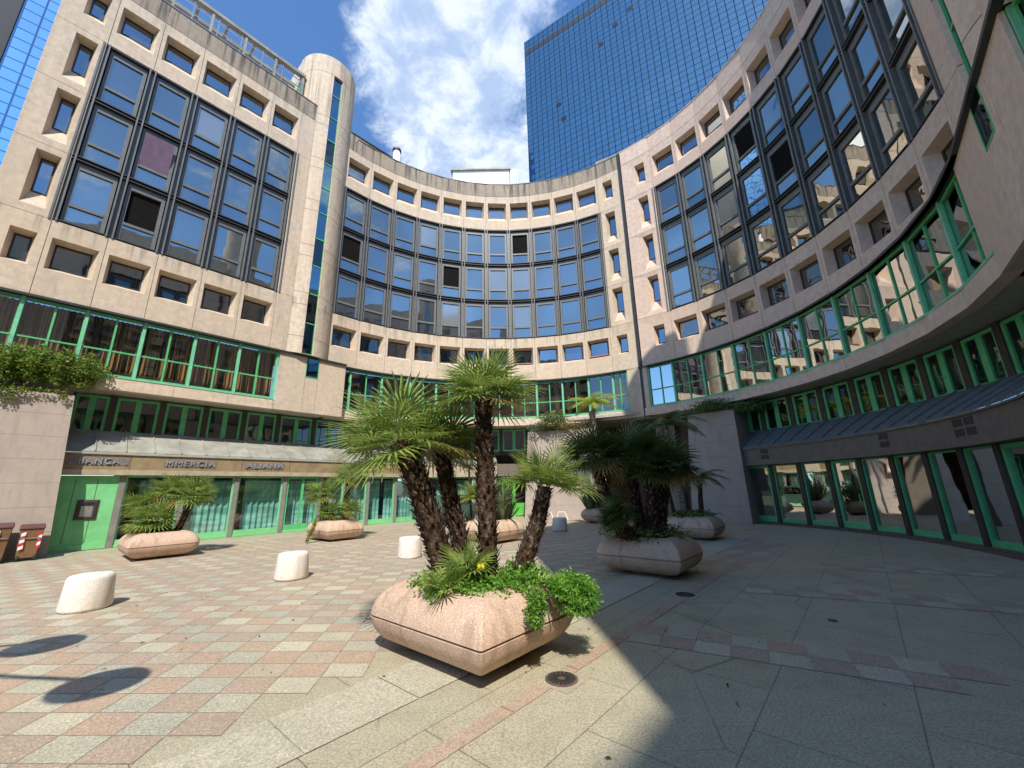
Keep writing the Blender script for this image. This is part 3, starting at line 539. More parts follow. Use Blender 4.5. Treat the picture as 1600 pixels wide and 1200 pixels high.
mb = MB(); pbox(mb, PS, 4.2, 7, -2.2, -2.1, 0, 4); mb.build('dark_passage_wall', 'brown_column', bc)
mb = MB(); pbox(mb, PS, 4.2, 7, -2.2, .0, 2.45, 3.2); mb.build('lintel', 'fascia_dark', bc)
# ================================================================== RIGHT CURVED BLOCK
mU = 10.83*pi/180; mD = 10.59*pi/180
seU = [43.8+8.05*i for i in range(10)]
br = empty('office_block', (*PU.p(80, 0), 0), 'clean pinkish concave office block in shade right of the dark downpipe', 'building')
wr = MB()
for i in range(9):
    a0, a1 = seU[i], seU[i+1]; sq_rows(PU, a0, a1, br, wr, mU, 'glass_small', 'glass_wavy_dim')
    for k in range(3):
        st = {(3, 2): 'open', (4, 1): 'open', (2, 1): None}.get((i, k)); gm = [('glass_wavy', 'glass_wavy'), ('glass_wavy', 'glass_blue'), ('glass_blue', 'glass_wavy')][(i*2+k) % 3]
        grid_cell(PU, a0, a1, ZC+ROW*k, br, mU, gm, st)
narrow(PU, 33.8, 43.8, 38.3, 41.6, br, wr, mU, 'glass_small')
for z0, z1 in ((ZD-.12, ZC), (ZC, ZB), (ZB, 22.15)): panel(wr, PU, seU[-1], 122.5, z0, z1, m=mU)
wr.build('wall', 'concrete_clean', br); grid_mullions(PU, seU, br, mU)
seams = [33.8, 43.8]+seU[1:]+[122.5]
parapet(PU, 33.8, 122.5, br, 'concrete_clean', 10, seams=seams, m=mU)
backing(PU, 33.8, 122.5, br, mU, 11)
seD = [37.2, 45.9, 54.6, 63.6, 72.5, 81.4, 90.4, 99.5, 109.0, 118.5, 128.6]
ribbon(PD, [38.6]+seD[1:], br, mD, 'glass_shop_right', cur='curtain_brown')
mb = MB(); pbox(mb, PD, 35.5, 38.4, -.3, 0, ZF, ZD-.2); pbox(mb, PU, 33.8, 122, -.5, -.05, ZD-.2, ZD-.13, None, 11); mb.build('wall', 'concrete_clean', br)
mb = MB(); pbox(mb, PD, 36, 128.6, -.8, .10, ZD-.2, ZD-.13, None, 24); mb.build('ledge', 'frame_dark', br)
lower_strip(PD, 36, 128.6, [36]+seD[1:], br, mD, 'concrete_clean', 24)
clerestory(PD, [58+6.6*i for i in range(12)], br, mD, e=-1.15)
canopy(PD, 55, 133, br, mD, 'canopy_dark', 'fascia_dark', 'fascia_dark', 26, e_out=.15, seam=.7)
pR = [61+6.5*i for i in range(12)]
shop(PD, pR, br, mD, -.22, 'glass_shop_right', 'post_brown', doors=(0, 3, 8), fr='green_frame', cur=None)
mb = MB(); pbox(mb, PD, 60, 133, -.2, .12, 0.0, .07, None, 26); mb.build('kerb', 'iron', br)
for a in (68, 95.5, 111, 113.4):
    mb = MB()
    for zz in (0, 1):
        z = 2.66+zz*.24
        pbox(mb, PD, a-1.0, a+1.0, .15, .156, z, z+.2, 'iron')
        for k in range(7): q = a-.9+k*.28; pbox(mb, PD, q, q+.12, .156, .162, z+.02, z+.18, 'rubber')
    mb.build('vent_grille', None, br)
# straight right wing, from the right stair tower past the camera
rw = empty('office_block', (*PR.p(4, 0), 0), 'straight pinkish concrete wing at the right edge beyond the right stair tower', 'building')
class RevP:
    """right wing path running so that a grows away from the arc"""
    def p(s, a, e=0): return PR.p(10.2-a, e)
PW = RevP()
ww = MB()
for i in range(5):
    a0 = 3.4+i*1.45; sq_rows(PW, a0, a0+1.45, rw, ww, 1, 'glass_small', 'glass_small')
    for k in range(3): grid_cell(PW, a0, a0+1.45, ZC+ROW*k, rw, 1, ('glass_blue', 'glass_blue'))
for a0, a1 in ((1.9, 3.4),):
    for z0, z1 in ((ZD-.12, ZC), (ZC, ZB), (ZB, 22.15)): panel(ww, PW, a0, a1, z0, z1)
for a0, a1 in ((-1.62, .3), (.3, 1.15), (1.15, 2.3)): panel(ww, PW, a0, a1, ZF, ZD-.12)
ww.build('wall', 'concrete_clean', rw); grid_mullions(PW, [3.4+1.45*i for i in range(6)], rw, 1)
ribbon(PW, [2.3, 3.9, 5.5, 7.1, 8.7, 10.65], rw, 1, 'glass_ribbon'); lower_strip(PW, -1.6, 10.65, [2.3, 3.9, 5.5, 7.1, 8.7, 10.65], rw, 1, 'concrete_clean', 1)
mb = MB(); pbox(mb, PW, -1.6, 2.3, -.5, .10, ZD-.2, ZD-.12); mb.build('ledge', 'frame_dark', rw)
parapet(PW, 1.9, 10.65, rw, 'concrete_clean', 1, seams=[1.9, 3.4, 4.85, 6.3, 7.75, 10.65]); backing(PW, 1.9, 10.65, rw, 1, 1)
clerestory(PW, [-1.5, .1, 1.7, 3.3, 4.9, 6.5, 8.1], rw, 1)
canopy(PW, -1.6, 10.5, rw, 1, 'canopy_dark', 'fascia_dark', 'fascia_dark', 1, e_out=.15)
shop(PW, [-1.5, -.1, 1.3, 2.7, 4.1, 5.5, 6.9, 8.3, 9.7], rw, 1, -.22, 'glass_shop_right', 'post_brown', fr='green_frame', cur=None)
mb = MB(); q = [PR.p(8, -.7), (11.2, 7.0), (30, 7), (30, -28), (-7.5, -28), (2.9, -15.7), (2.0, -6.3), (2.6, -2.7), PR.p(-.25, -.7)]; mb.prism(q, .0, 23.3); mb.build('rear_shadow_mass', 'concrete_clean', rw)  # unseen mass behind the camera, outline shaped for the shadow it casts on the court
tr_ = drum(9.38, 4.66, 1.43, 27.7, R(139.6), 'round concrete stair tower with green slit window at the upper right edge', 'concrete_clean')
slit_low(PW, .3, .86, 7.3, ZD-.2, tr_)
# ================================================================== passage under the joint
pg = empty('passage', (6.5, 24.2, 0), 'dark covered passage between the two stone piers under the curved block', 'passage')
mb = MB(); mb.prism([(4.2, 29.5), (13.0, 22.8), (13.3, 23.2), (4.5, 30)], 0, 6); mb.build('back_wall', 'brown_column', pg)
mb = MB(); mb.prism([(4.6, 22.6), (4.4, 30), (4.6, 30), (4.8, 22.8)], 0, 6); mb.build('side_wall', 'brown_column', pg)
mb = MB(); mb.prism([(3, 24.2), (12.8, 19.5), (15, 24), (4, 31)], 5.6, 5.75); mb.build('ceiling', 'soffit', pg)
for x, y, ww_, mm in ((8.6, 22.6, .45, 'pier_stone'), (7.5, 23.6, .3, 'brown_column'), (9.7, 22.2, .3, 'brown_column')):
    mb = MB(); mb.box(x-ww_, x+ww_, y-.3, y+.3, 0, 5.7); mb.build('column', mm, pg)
# ================================================================== stone piers
def pier(name, base, top, h, label, mat='pier_stone'):
    p = empty(name, (base[0][0], base[0][1], 0), label, 'stone pier', 'battered stone piers'); n = len(base); mb = MB()
    b0 = len(mb.v); mb.v += [(x, y, 0) for x, y in base]+[(x, y, h) for x, y in top]
    for i in range(n): j = (i+1) % n; mb.f.append((i, j, n+j, n+i)); mb.m.append(0)
    mb.f.append(tuple(n+i for i in range(n))); mb.m.append(0); mb.build('body', mat, p); return p
a, b = PL.p(.62, .95), PL.p(-6, .95); c, d = PL.p(-6, -.4), PL.p(.62, -.4)
ta, tb, tc_, td = PL.p(.34, .45), PL.p(-6, .45), PL.p(-6, -.4), PL.p(.34, -.4)
pier('stone_pier', [b, a, d, c], [tb, ta, td, tc_], 5.0, 'broad pink stone pier at the left edge with ivy over its top')
pier('stone_pier', [(.55, 23.7), (5.35, 22.15), (5.6, 24.0), (.9, 25.2)], [(.9, 24.0), (4.55, 22.75), (4.7, 24.1), (1.1, 25.2)], 4.95, 'sunlit stone pier with an orange poster under the middle of the curved block')
pier('stone_pier', [(8.25, 19.6), (10.05, 17.85), (11.3, 18.9), (9.2, 21.0)], [(8.75, 19.75), (10.25, 18.25), (11.3, 19.1), (9.4, 21.0)], 5.05, 'shaded stone pier between the dark passage and the right shopfront')
for (p0, p1, z0, z1, nm, lab) in (((2.05, 23.2), (3.35, 22.78), 2.05, 2.85, 'poster', 'faded poster with orange shapes and white text on the middle stone pier'),):
    po = empty(nm, (p0[0], p0[1], z0), lab, 'poster'); mb = MB(); ux, uy = p1[0]-p0[0], p1[1]-p0[1]; l = hypot(ux, uy); ux /= l; uy /= l; nx, ny = uy, -ux; o_ = .06
    def pq(s, z, e=0): return (p0[0]+ux*s+nx*(e+o_)-nx*.0+0.0, p0[1]+uy*s+ny*(e+o_)+.12*(z-1.7)*.3, z)
    mb.face([pq(0, z0), pq(l, z0), pq(l, z1), pq(0, z1)], 'concrete_clean')
    for k in range(5):
        s0 = random.uniform(.05, .8); zz = z0+.35+.11*k; mb.face([pq(s0*.6, zz, .01), pq(s0*.6+random.uniform(.2, .6), zz, .01), pq(s0*.6+random.uniform(.2, .5), zz+.07, .01), pq(s0*.6+.02, zz+.08, .01)], 'orange_ink')
    mb.face([pq(.05, z0+.08, .01), pq(l-.05, z0+.08, .01), pq(l-.05, z0+.22, .01), pq(.05, z0+.22, .01)], 'white'); mb.face([pq(.02, z0, .012), pq(l, z0, .012), pq(l, z0+.05, .012), pq(.02, z0+.05, .012)], 'red')
    mb.build('sheet', None, po)
# ================================================================== rooftop structures behind the arc
ph = empty('penthouse', (-8, 30, 22.5), 'stained concrete rooftop storey set back above the curved block right of the round tower', 'rooftop storey')
mb = MB(); mb.prism([(-12.8, 22.6), (-7.6, 28.2), (-5.0, 33.0), (-10, 38), (-20, 30)], 22.3, 27.6); mb.build('wall', 'concrete_dirty', ph)
mb = MB(); mb.prism([(-13.0, 22.4), (-7.45, 28.15), (-4.9, 33.1), (-10, 38.3), (-20.3, 30)], 27.62, 27.72); mb.build('roof', 'frame_dark', ph)
mb = MB(); u_p = Vector((5.2, 5.6)).normalized(); a_ = Vector((-12.75, 22.6))+Vector((.05, -.05)); b_ = a_+u_p*6.2; mb.prism([tuple(a_), tuple(b_), (b_.x-.3, b_.y+.3), (a_.x-.3, a_.y+.3)], 24.2, 25.9); mb.build('window_strip', 'glass_dark', ph)
ck = empty('flue_pipe', (-8.0, 23.0, 23), 'white flue pipe with side branch on the roof of the curved block', 'chimney')
mb = MB(); mb.lathe(-7.75, 22.95, [(.24, 0), (.24, 2.2)], 20, None, 22.6); mb.build('pipe', 'white', ck, True); mb = MB(); mb.lathe(-7.75, 22.95, [(.30, 0), (.30, .14)], 20, None, 24.8); mb.build('cap', 'post_brown', ck)
mb = MB(); mb.tube([(-7.75, 22.95, 24.1), (-8.4, 23.2, 24.3)], .14, 12); mb.build('branch', 'white', ck)
cab = empty('rooftop_cabin', (-3, 40, 22.5), 'white box cabin with pipes on the roof behind the curved block', 'rooftop cabin')
mb = MB(); mb.box(-5.6, .2, 34, 39, 22.5, 33.3); mb.build('wall', 'white', cab); mb = MB(); mb.box(-5.8, .35, 33.8, 39.2, 33.32, 33.5); mb.build('roof', 'canopy', cab)
mb = MB()
for k in range(4): mb.tube([(.35+k*.22, 34.0, 22.5), (.35+k*.22, 34.0, 33.4)], .07, 8)
mb.build('pipes', 'white', cab)
gp = empty('rooftop_parapet', (*PU.p(40, -1), 23), 'pale metal parapet strip rising behind the roof edge right of the downpipe', 'parapet')
mb = MB()
for i in range(7):
    a0 = 24+i*4.6; pbox(mb, PU, a0+.06, a0+4.54, -1.4, -1.3, 22.5, 24.5)
mb.build('panel', 'canopy', gp)
# ================================================================== glass towers
def gtower(name, p0, d, L_, dep, h, mat, label):
    t_ = empty(name, (p0[0], p0[1], 0), label, 'skyscraper', 'blue glass towers'); d = Vector(d).normalized(); nn = Vector((-d.y, d.x)) if True else None
    q = [Vector(p0), Vector(p0)+d*L_, Vector(p0)+d*L_+nn*dep, Vector(p0)+nn*dep]; mb = MB(); mb.uv = []
    for i in range(4):
        a_, b_ = q[i], q[(i+1) % 4]; l = (b_-a_).length; mb.face([(a_.x, a_.y, 0), (b_.x, b_.y, 0), (b_.x, b_.y, h), (a_.x, a_.y, h)]); mb.uv += [(0, 0), (l, 0), (l, h), (0, h)]
    mb.face([(v.x, v.y, h) for v in q]); mb.uv += [(0, 0)]*4
    mb.build('glass_facade', mat, t_); return t_, d, nn
T1, dd, nn = gtower('glass_tower', (4.9, 74.8), (.848, -.53), 90, 30, 109.6, 'tower_blue', 'dark blue glass high-rise behind the right side of the curved block')
mb = MB()
def tq(u, z0, z1, wd, e=.04): p = Vector((4.9, 74.8))+dd*u-nn*e; r_ = p+dd*wd; return [(p.x, p.y, z0), (r_.x, r_.y, z0), (r_.x, r_.y, z1), (p.x, p.y, z1)]
for k in range(68): mb.face(tq(.14+k*1.3, 104.8, 106.3, 1.12))
mb.build('louvre_row', 'frame_dark', T1)
for u, z in ((7.6, 84), (8.6, 79.5), (18.2, 93.7), (21.6, 96.5), (15.5, 62.6), (25, 98.5)):
    mb = MB(); p = tq(u, z, z+1.1, 1.1); q2 = [Vector(p[0]), Vector(p[1]), Vector(p[2])+Vector((-nn.x*.0, -nn.y*.0, 0)), Vector(p[3])]; mb.face(p); o = mb.build('opened_window', 'black_plastic', T1)
gtower('glass_tower', (-57.5, 34.3), (.72, .695), 9, 30, 140, 'tower_sky_tint', 'blue glass high-rise tinted pale for the sky it reflects, behind the left edge of the left block')
bk = empty('office_tower', (-62, 30, 0), 'black edged high-rise corner at the top left edge of the view', 'skyscraper'); mb = MB(); mb.prism([(-57.6, 34.25), (-68, 22), (-80, 30), (-68, 43)], 0, 140); mb.build('wall', 'black_plastic', bk)
# building closing the court behind the viewer, and a lower one beyond it (seen in the window reflections)
for (x0, x1, y0, y1, h, lab, mm) in ((-34, -12, -50, -38, 31, 'lower tan office block across the street behind the court, left one', 'concrete'), (-9, 26, -60, -46, 37, 'taller brownish office block across the street behind the court, right one', 'concrete_dirty')):
    b_ = empty('street_building', ((x0+x1)/2, y1, 0), lab, 'building'); mb = MB(); mb.box(x0, x1, y0, y1, 0, h); mb.build('wall', mm, b_); 
    x = x0+1.5
    while x < x1-1.5:
        mb = MB()
        for f_ in range(int(h/3.4)): mb.box(x, x+1.4, y1, y1+.06, 1.4+f_*3.4, 3.1+f_*3.4)
        mb.build('window', 'glass_dark', b_); x += 2.6
# ================================================================== GROUND
def st(tag_, o): tag(o, kind='structure'); return o
def W(s, w_, z=0): q = t2*s+Vector((.76133, -.64837))*w_; return (q.x, q.y, z)
def slabmat(name):
    t = NT(name); rot = math.atan2(.76133, .64837); m = t.mapv((1, 1, 1), (0, 0, -rot)); br_ = t.N.new('ShaderNodeTexBrick'); br_.inputs['Scale'].default_value = 1; br_.inputs['Mortar Size'].default_value = .006; br_.inputs['Mortar Smooth'].default_value = .3; br_.inputs['Brick Width'].default_value = 1.45; br_.inputs['Row Height'].default_value = .92; br_.offset = .5
    br_.inputs['Color1'].default_value = (.44, .405, .285, 1); br_.inputs['Color2'].default_value = (.50, .43, .295, 1); br_.inputs['Mortar'].default_value = (.13, .115, .085, 1); t.lk(m, br_.inputs['Vector'])
    f = t.noise(45, 2, .9); g = t.noise(80, 1, .9); big = t.noise(.55, 8, .7); med = t.noise(2.4, 8, .75)
    a = t.mix(t.ramp(f, .42, .60, 0, .7), br_.outputs['Color'], (.23, .21, .15)); a = t.mix(t.ramp(g, .54, .64, 0, .5), a, (.66, .60, .43)); a = t.mix(t.ramp(med, .35, .7, 0, .6), a, t.mix(1, a, (.74, .72, .70), 'MULTIPLY')); a = t.mix(t.ramp(big, .5, .72, 0, .55), a, t.mix(1, a, (.66, .62, .56), 'MULTIPLY'))
    cr_ = t.N.new('ShaderNodeTexVoronoi'); cr_.feature = 'DISTANCE_TO_EDGE'; cr_.inputs['Scale'].default_value = .55; t.lk(t.tc.outputs['Object'], cr_.inputs['Vector']); ck_ = t.math('MULTIPLY', t.ramp(cr_.outputs['Distance'], .002, .006, 1, 0), t.ramp(t.noise(.7, 2), .45, .6)); a = t.mix(t.math('MULTIPLY', ck_, .6), a, (.11, .10, .08))
    t.col(a); t.bump(f, .25, .004); MT[name] = t.set(.62, 0, .35)
slabmat('slab_paving')
mb = MB(); mb.face([(-250, -250, 0), (250, -250, 0), (250, 250, 0), (-250, 250, 0)]); st('', mb.build('ground', 'slab_paving'))
# chequered paving, real tiles with joints
u_ = Vector((1, -.04)).normalized()*.405; v_ = Vector((-.115, .993)).normalized()*.312
pv = MB(); pk = ['tile_pink', 'tile_pink_b']; gy = ['tile_grey', 'tile_grey_b', 'tile_grey_c', 'tile_warm']
for m_ in pk+gy: pv.mi(m_)
u0 = Vector((-3.38, 3.47))
def inside(p):
    s = p.dot(t2); w_ = p.x*.76133-p.y*.64837; nd = p.dot(n2)
    if nd > 18.0 or p.y < 1.2: return False
    r = hypot(p.x+.07, p.y-12.03)
    if p.y > 14 and r > 11.2: return False
    if s < 9.6: return w_ < -3.84
    return w_ < -1.8
for i in range(-52, 30):
    for j in range(-9, 75):
        c0 = u0+u_*i+v_*j; cc = c0+u_*.5+v_*.5
        if not (inside(c0) and inside(c0+u_+v_) and inside(c0+u_) and inside(c0+v_)): continue
        g = .005; uu = u_.normalized(); vv = v_.normalized(); a_ = c0+uu*g+vv*g; b_ = c0+u_-uu*g+vv*g; c_ = c0+u_+v_-uu*g-vv*g; d_ = c0+v_+uu*g-vv*g
        mt = random.choice(pk) if (i+j) % 2 == 0 else random.choice(gy)
        pv.face([(q.x, q.y, .002) for q in (c0, c0+u_, c0+u_+v_, c0+v_)], 'grout'); pv.face([(q.x, q.y, .004) for q in (a_, b_, c_, d_)], mt)
st('', pv.build('chequered_paving'))
mb = MB()
for k in range(20):
    s0 = -1.3+k*.93; 
    mb.face([W(s0+.006, -3.82, .008), W(s0+.006, -3.16, .008), W(s0+.924, -3.16, .008), W(s0+.924, -3.82, .008)], 'granite_light')
st('', mb.build('granite_band'))
mb = MB()
for k in range(14):
    s0 = -2+k*.95; mb.face([W(s0+.004, -2.54, .006), W(s0+.004, -2.39, .006), W(s0+.946, -2.39, .006), W(s0+.946, -2.54, .006)], 'tile_pink')
st('', mb.build('pink_strip'))
mb = MB(); 
for m_ in pk+gy: mb.mi(m_)
for (bs, bw, sl, n_, sz) in ((4.66, -2.36, R(11.6), 26, .345), (7.75, -1.75, R(14), 26, .36), (10.6, -.9, R(17), 18, .36)):
    ca, sa = cos(sl), sin(sl)
    for i in range(n_):
        for j in range(2):
            def q(ii, jj): a_ = ii*sz; b_ = jj*sz; return W(bs+a_*sa*1+b_*ca, bw+a_*ca-b_*sa, .005)
            g = .012; mt = random.choice(pk) if (i+j) % 2 == 1 else random.choice(gy[:2])
            p = [q(i+g, j+g), q(i+1-g, j+g), q(i+1-g, j+1-g), q(i+g, j+1-g)]
            if all(hypot(v[0]-1.1, v[1]-13.45) < 10.2 or v[1] > 14 for v in p): mb.face(p, mt)
st('', mb.build('chequered_strip'))
# drain covers
def drain(x, y, r, lab):
    d = empty('drain_cover', (x, y, 0), lab, 'drain cover', 'round drain covers in the paving'); mb = MB()
    sq = r*1.25; T = Matrix.Translation((x, y, 0)) @ Matrix.Rotation(atan2(t2.y, t2.x), 4, 'Z'); mb.box(-sq, sq, -sq, sq, .001, .009, 'slab_warm', T); 
    mb.build('surround', None, d); mb = MB(); n = 18
    mb.lathe(x, y, [(r, .009), (r, .016), (r*.93, .018)], 40, 'iron')
    for k in range(n):
        a = 2*pi*k/n; w0, w1 = .05, .11; c_, s_ = cos(a), sin(a)
        mb.face([(x+c_*r*.24-s_*w0*r, y+s_*r*.24+c_*w0*r, .0195), (x+c_*r*.24+s_*w0*r, y+s_*r*.24-c_*w0*r, .0195), (x+c_*r*.86+s_*w1*r, y+s_*r*.86-c_*w1*r, .0195), (x+c_*r*.86-s_*w1*r, y+s_*r*.86+c_*w1*r, .0195)], 'rubber')
    mb.build('grille', None, d)
drain(.39, 4.17, .15, 'round rusty drain cover in the sun beside the big front planter'); drain(2.66, 6.94, .15, 'round drain cover in the shade in front of the dark planter')
for x, y in ((3.95, 5.6),):
    mb = MB(); mb.lathe(x, y, [(.05, .001), (.05, .012)], 20); tag(mb.build('ground_socket', 'iron'), 'small dark metal cap set in the shaded paving on the right', 'metal cap')
# ================================================================== bollards
for x, y, lab in ((-6.78, 6.9, 'pale stone drum bollard nearest the left edge of the court'), (-4.60, 8.85, 'pale stone drum bollard between the front left one and the palms'), (-2.78, 11.2, 'pale stone drum bollard just left of the leaning palm trunk'), (1.8, 17.0, 'small pale bollard in the shade before the stone pier')):
    mb = MB(); prof = [(.27, 0), (.305, .02), (.315, .05), (.285, .44), (.278, .475), (.26, .50), (.23, .512), (.12, .518), (.02, .519)]; mb.lathe(x, y, prof, 40); o = mb.build('bollard', 'bollard_stone', None, True); tag(o, lab, 'bollard', 'stone drum bollards')
# ================================================================== planters
def planter(x, y, lab, rot=atan2(t2.y, t2.x), sx=.72, sy=.88, rnd=.16):
    """x,y centre; sx half size along t, sy along m"""
    p = empty('planter', (x, y, 0), lab, 'planter', 'granite planters of the court'); mb = MB(); n = 48
    prof = [(-.30, .05), (-.19, .085), (-.10, .14), (-.045, .21), (-.012, .28), (0, .345), (-.035, .35), (-.035, .366), (0, .369), (-.006, .42), (-.035, .50), (-.09, .58), (-.17, .645), (-.26, .685), (-.35, .70), (-.40, .69), (-.43, .64), (-.44, .56)]
    T = Matrix.Translation((x, y, 0)) @ Matrix.Rotation(rot, 4, 'Z')
    def outline(inset):
        a, b = sx+inset, sy+inset; rr = max(.03, rnd+inset*.2); pts = []
        for q in range(4):
            cx = (a-rr)*(1 if q in (0, 3) else -1); cy = (b-rr)*(1 if q in (0, 1) else -1)
            r_ = rr if q in (0, 1, 2) else .035
            if q == 3 or r_ < rr: cx = (a-r_)*(1 if q in (0, 3) else -1); cy = (b-r_)*(1 if q in (0, 1) else -1)
            for k in range(7): an = q*pi/2+k*pi/12; pts.append((cx+r_*cos(an), cy+r_*sin(an)))
        return pts
    m_ = 28
    for (i_, z) in prof:
        for (px, py) in outline(i_): v = T @ Vector((px, py, z)); mb.v.append(tuple(v))
    for i in range(len(prof)-1):
        for j in range(m_): a = i*m_+j; b = i*m_+(j+1) % m_; mb.f.append((a, b, b+m_, a+m_)); mb.m.append(0)
    mb.f.append(tuple(reversed(range(m_)))); mb.m.append(0)
    o = mb.build('bowl', 'planter_granite', p, True)
    es = o.modifiers.new('es', 'EDGE_SPLIT'); es.split_angle = R(38)
    mb = MB(); mb.box(-sx+.42, sx-.42, -sy+.42, sy-.42, 0, .08, None, T); mb.build('foot', 'iron', p)
    mb = MB(); mb.box(-sx+.40, sx-.40, -sy+.40, sy-.40, .55, .62, None, T); mb.build('soil', 'soil', p)
    return p
mvec = Vector((.76133, -.64837))
def pc(Fx, Fy, sx=.72, sy=.88): q = Vector((Fx, Fy))-mvec*sy+t2*sx; return q.x, q.y
# rotation frame: local x = t, local y = -m ; front corner (q=3) is (-t,+m) => place with local x=-t
PLN = {}
def addpl(key, Fx, Fy, lab, sx=.72, sy=.88, rnd=.18):
    x, y = pc(Fx, Fy, sx, sy); PLN[key] = (x, y)
    planter(x, y, lab, atan2(mvec.y, mvec.x), sy, sx, rnd)
addpl('A', -.31, 3.80, 'big pink granite planter in the foreground with four palm trunks', .79, .93)
addpl('B', -10.25, 11.2, 'pink granite planter in front of the green cash machine panel', .80, 1.02)
addpl('C', -6.5, 14.6, 'pink granite planter before the shop door with stems hanging over it', .72, .92)
addpl('D', 2.94, 7.67, 'shaded planter full of dark palms right of the foreground planter')
addpl('E', 6.0, 12.75, 'shaded planter with small feather palms by the right stone pier')
addpl('F', 4.35, 19.3, 'rounded planter with sword leaves before the sunlit pier', .75, .85, .4)
addpl('G', -.55, 13.1, 'shaded planter with dark sword leaves behind the tall palm trunk')
# ================================================================== plants
def fan_leaf(mb, hub, d, up, rad, nseg, mat, droop=.25, spread=115):
    d = d.normalized(); side = d.cross(up).normalized(); nrm = side.cross(d).normalized()
    for k in range(nseg):
        a = R(-spread+2*spread*k/(nseg-1)); l = rad*(1-.25*abs(a/R(spread))**2)*random.uniform(.9, 1.05); dir_ = (d*cos(a)+side*sin(a)); pp = dir_.cross(nrm).normalized(); w_ = rad*(.026 if nseg > 20 else .040)
        dr = droop*random.uniform(.6, 1.5); p1 = hub+dir_*l*.5+nrm*.02*rad; p2 = hub+dir_*l*.85+Vector((0, 0, -dr*l*.25)); p3 = hub+dir_*l+Vector((0, 0, -dr*l*.55))
        f = nrm*w_*.5
        mb.face([hub+pp*w_*.2, p1+pp*w_+f, p1, hub], mat); mb.face([hub, p1, p1-pp*w_+f, hub-pp*w_*.2], mat)
        mb.face([p1+pp*w_+f, p2+pp*w_*.55, p2-pp*w_*.55, p1-pp*w_+f], mat); mb.face([p2+pp*w_*.55, p3, p2-pp*w_*.55], mat)
def crown(mb, c, axis, R_, nl, leaf='palm_leaf', low=-.35, old=.12, lr=None, nseg=22, hi=1.0):
    axis = axis.normalized(); u = axis.orthogonal().normalized(); v = axis.cross(u)
    for i in range(nl):
        f = (i+.5)/nl; el = hi-(hi-low)*f**.8; el += random.uniform(-.08, .08); az = i*2.39996+random.uniform(-.3, .3); ce = sqrt(max(0, 1-min(1, el*el)))
        d = (axis*el+(u*cos(az)+v*sin(az))*max(ce, .15)).normalized(); pl = R_*random.uniform(.34, .5); rad = (lr or R_*.62)*random.uniform(.85, 1.1)
        hub = c+d*pl+Vector((0, 0, -.03)); mb.tube([c+d*.04, c+d*pl*.6+Vector((0, 0, .01)), hub], [R_*.016, R_*.011, R_*.009], 4, leaf, False)
        upv = (axis+Vector((random.uniform(-.35, .35), random.uniform(-.35, .35), .3))).normalized(); mat = leaf if f < 1-old else 'dry_leaf'
        if abs(d.dot(upv)) > .96: upv = (upv+u*.6).normalized()
        fan_leaf(mb, hub, d, upv, rad, nseg, mat, .10+.35*max(0, f-.3))
def palm_trunk(mb, pts, r0, r1, boots=260, bl=.09, n=14):
    pts = [Vector(p) for p in pts]; 
    def at(f):
        f = min(.9999, max(0, f))*(len(pts)-1); i = int(f); g = f-i; return pts[i].lerp(pts[i+1], g)
    P_ = []; 
    for k in range(13):  # Catmull-like smoothing
        f = k/12; a = at(f-.06); b = at(f); c = at(f+.06); P_.append((a+b*2+c)/4)
    rr = [r0+(r1-r0)*k/12 for k in range(13)]; mb.tube(P_, rr, n, 'trunk')
    for k in range(boots):
        f = (k+.5)/boots; i = min(11, int(f*12)); g = f*12-i; p = P_[i].lerp(P_[i+1], g); d = (P_[i+1]-P_[i]).normalized(); r = rr[i]+(rr[i+1]-rr[i])*g; a = k*2.39996+random.uniform(-.2, .2); u = d.orthogonal().normalized(); v = d.cross(u); o = (u*cos(a)+v*sin(a)); s = d.cross(o)
        w_ = r*.24*random.uniform(.8, 1.2); L_ = bl*random.uniform(.7, 1.3); b = p+o*r*.96; tp = b+d*L_*.75+o*L_*random.uniform(.3, .75)
        mat = 'boot' if random.random() < .55 else 'trunk'
        mb.face([b-s*w_, b+s*w_, tp+s*w_*.45, tp-s*w_*.45], mat); mb.face([tp-s*w_*.45, tp+s*w_*.45, tp+s*w_*.3-d*.012+o*-.03, tp-s*w_*.3-o*.03-d*.012], 'boot'); mb.face([b-s*w_, tp-s*w_*.45, b-d*.02], mat); mb.face([b+s*w_, b-d*.02, tp+s*w_*.45], mat)
def fan_palm(pts, r0, r1, R_, nl, lab, leaf='palm_leaf', boots=240, axis=None, low=-.35, grp='fan palms of the court', lr=None, old=.12, bl=.09, nseg=22):
    b = Vector(pts[0]); p = empty('fan_palm', tuple(b), lab, 'palm tree', grp); mb = MB(); palm_trunk(mb, pts, r0, r1, boots, bl); mb.build('trunk', None, p)
    mb = MB(); top = Vector(pts[-1]); ax = axis or (top-Vector(pts[-2])); crown(mb, top, Vector((ax[0], ax[1], ax[2])), R_, nl, leaf, low, old, lr, nseg); mb.build('crown', None, p); return p
fan_palm([(-.78, 4.92, .55), (-.86, 4.94, .95), (-1.05, 4.9, 1.5), (-1.24, 4.9, 2.0), (-1.36, 4.9, 2.25)], .13, .135, .93, 27, 'thick palm trunk leaning left in the foreground planter with the widest crown', axis=(-.25, -.1, 1), low=-.35, boots=330, old=.04)
fan_palm([(-.62, 5.3, .55), (-.70, 5.3, 1.1), (-.85, 5.3, 1.7), (-.96, 5.3, 2.2)], .11, .10, .78, 24, 'darker palm in the rear of the foreground planter, crown behind the leaning one', axis=(.1, .3, 1), low=-.3, boots=240, old=.2)
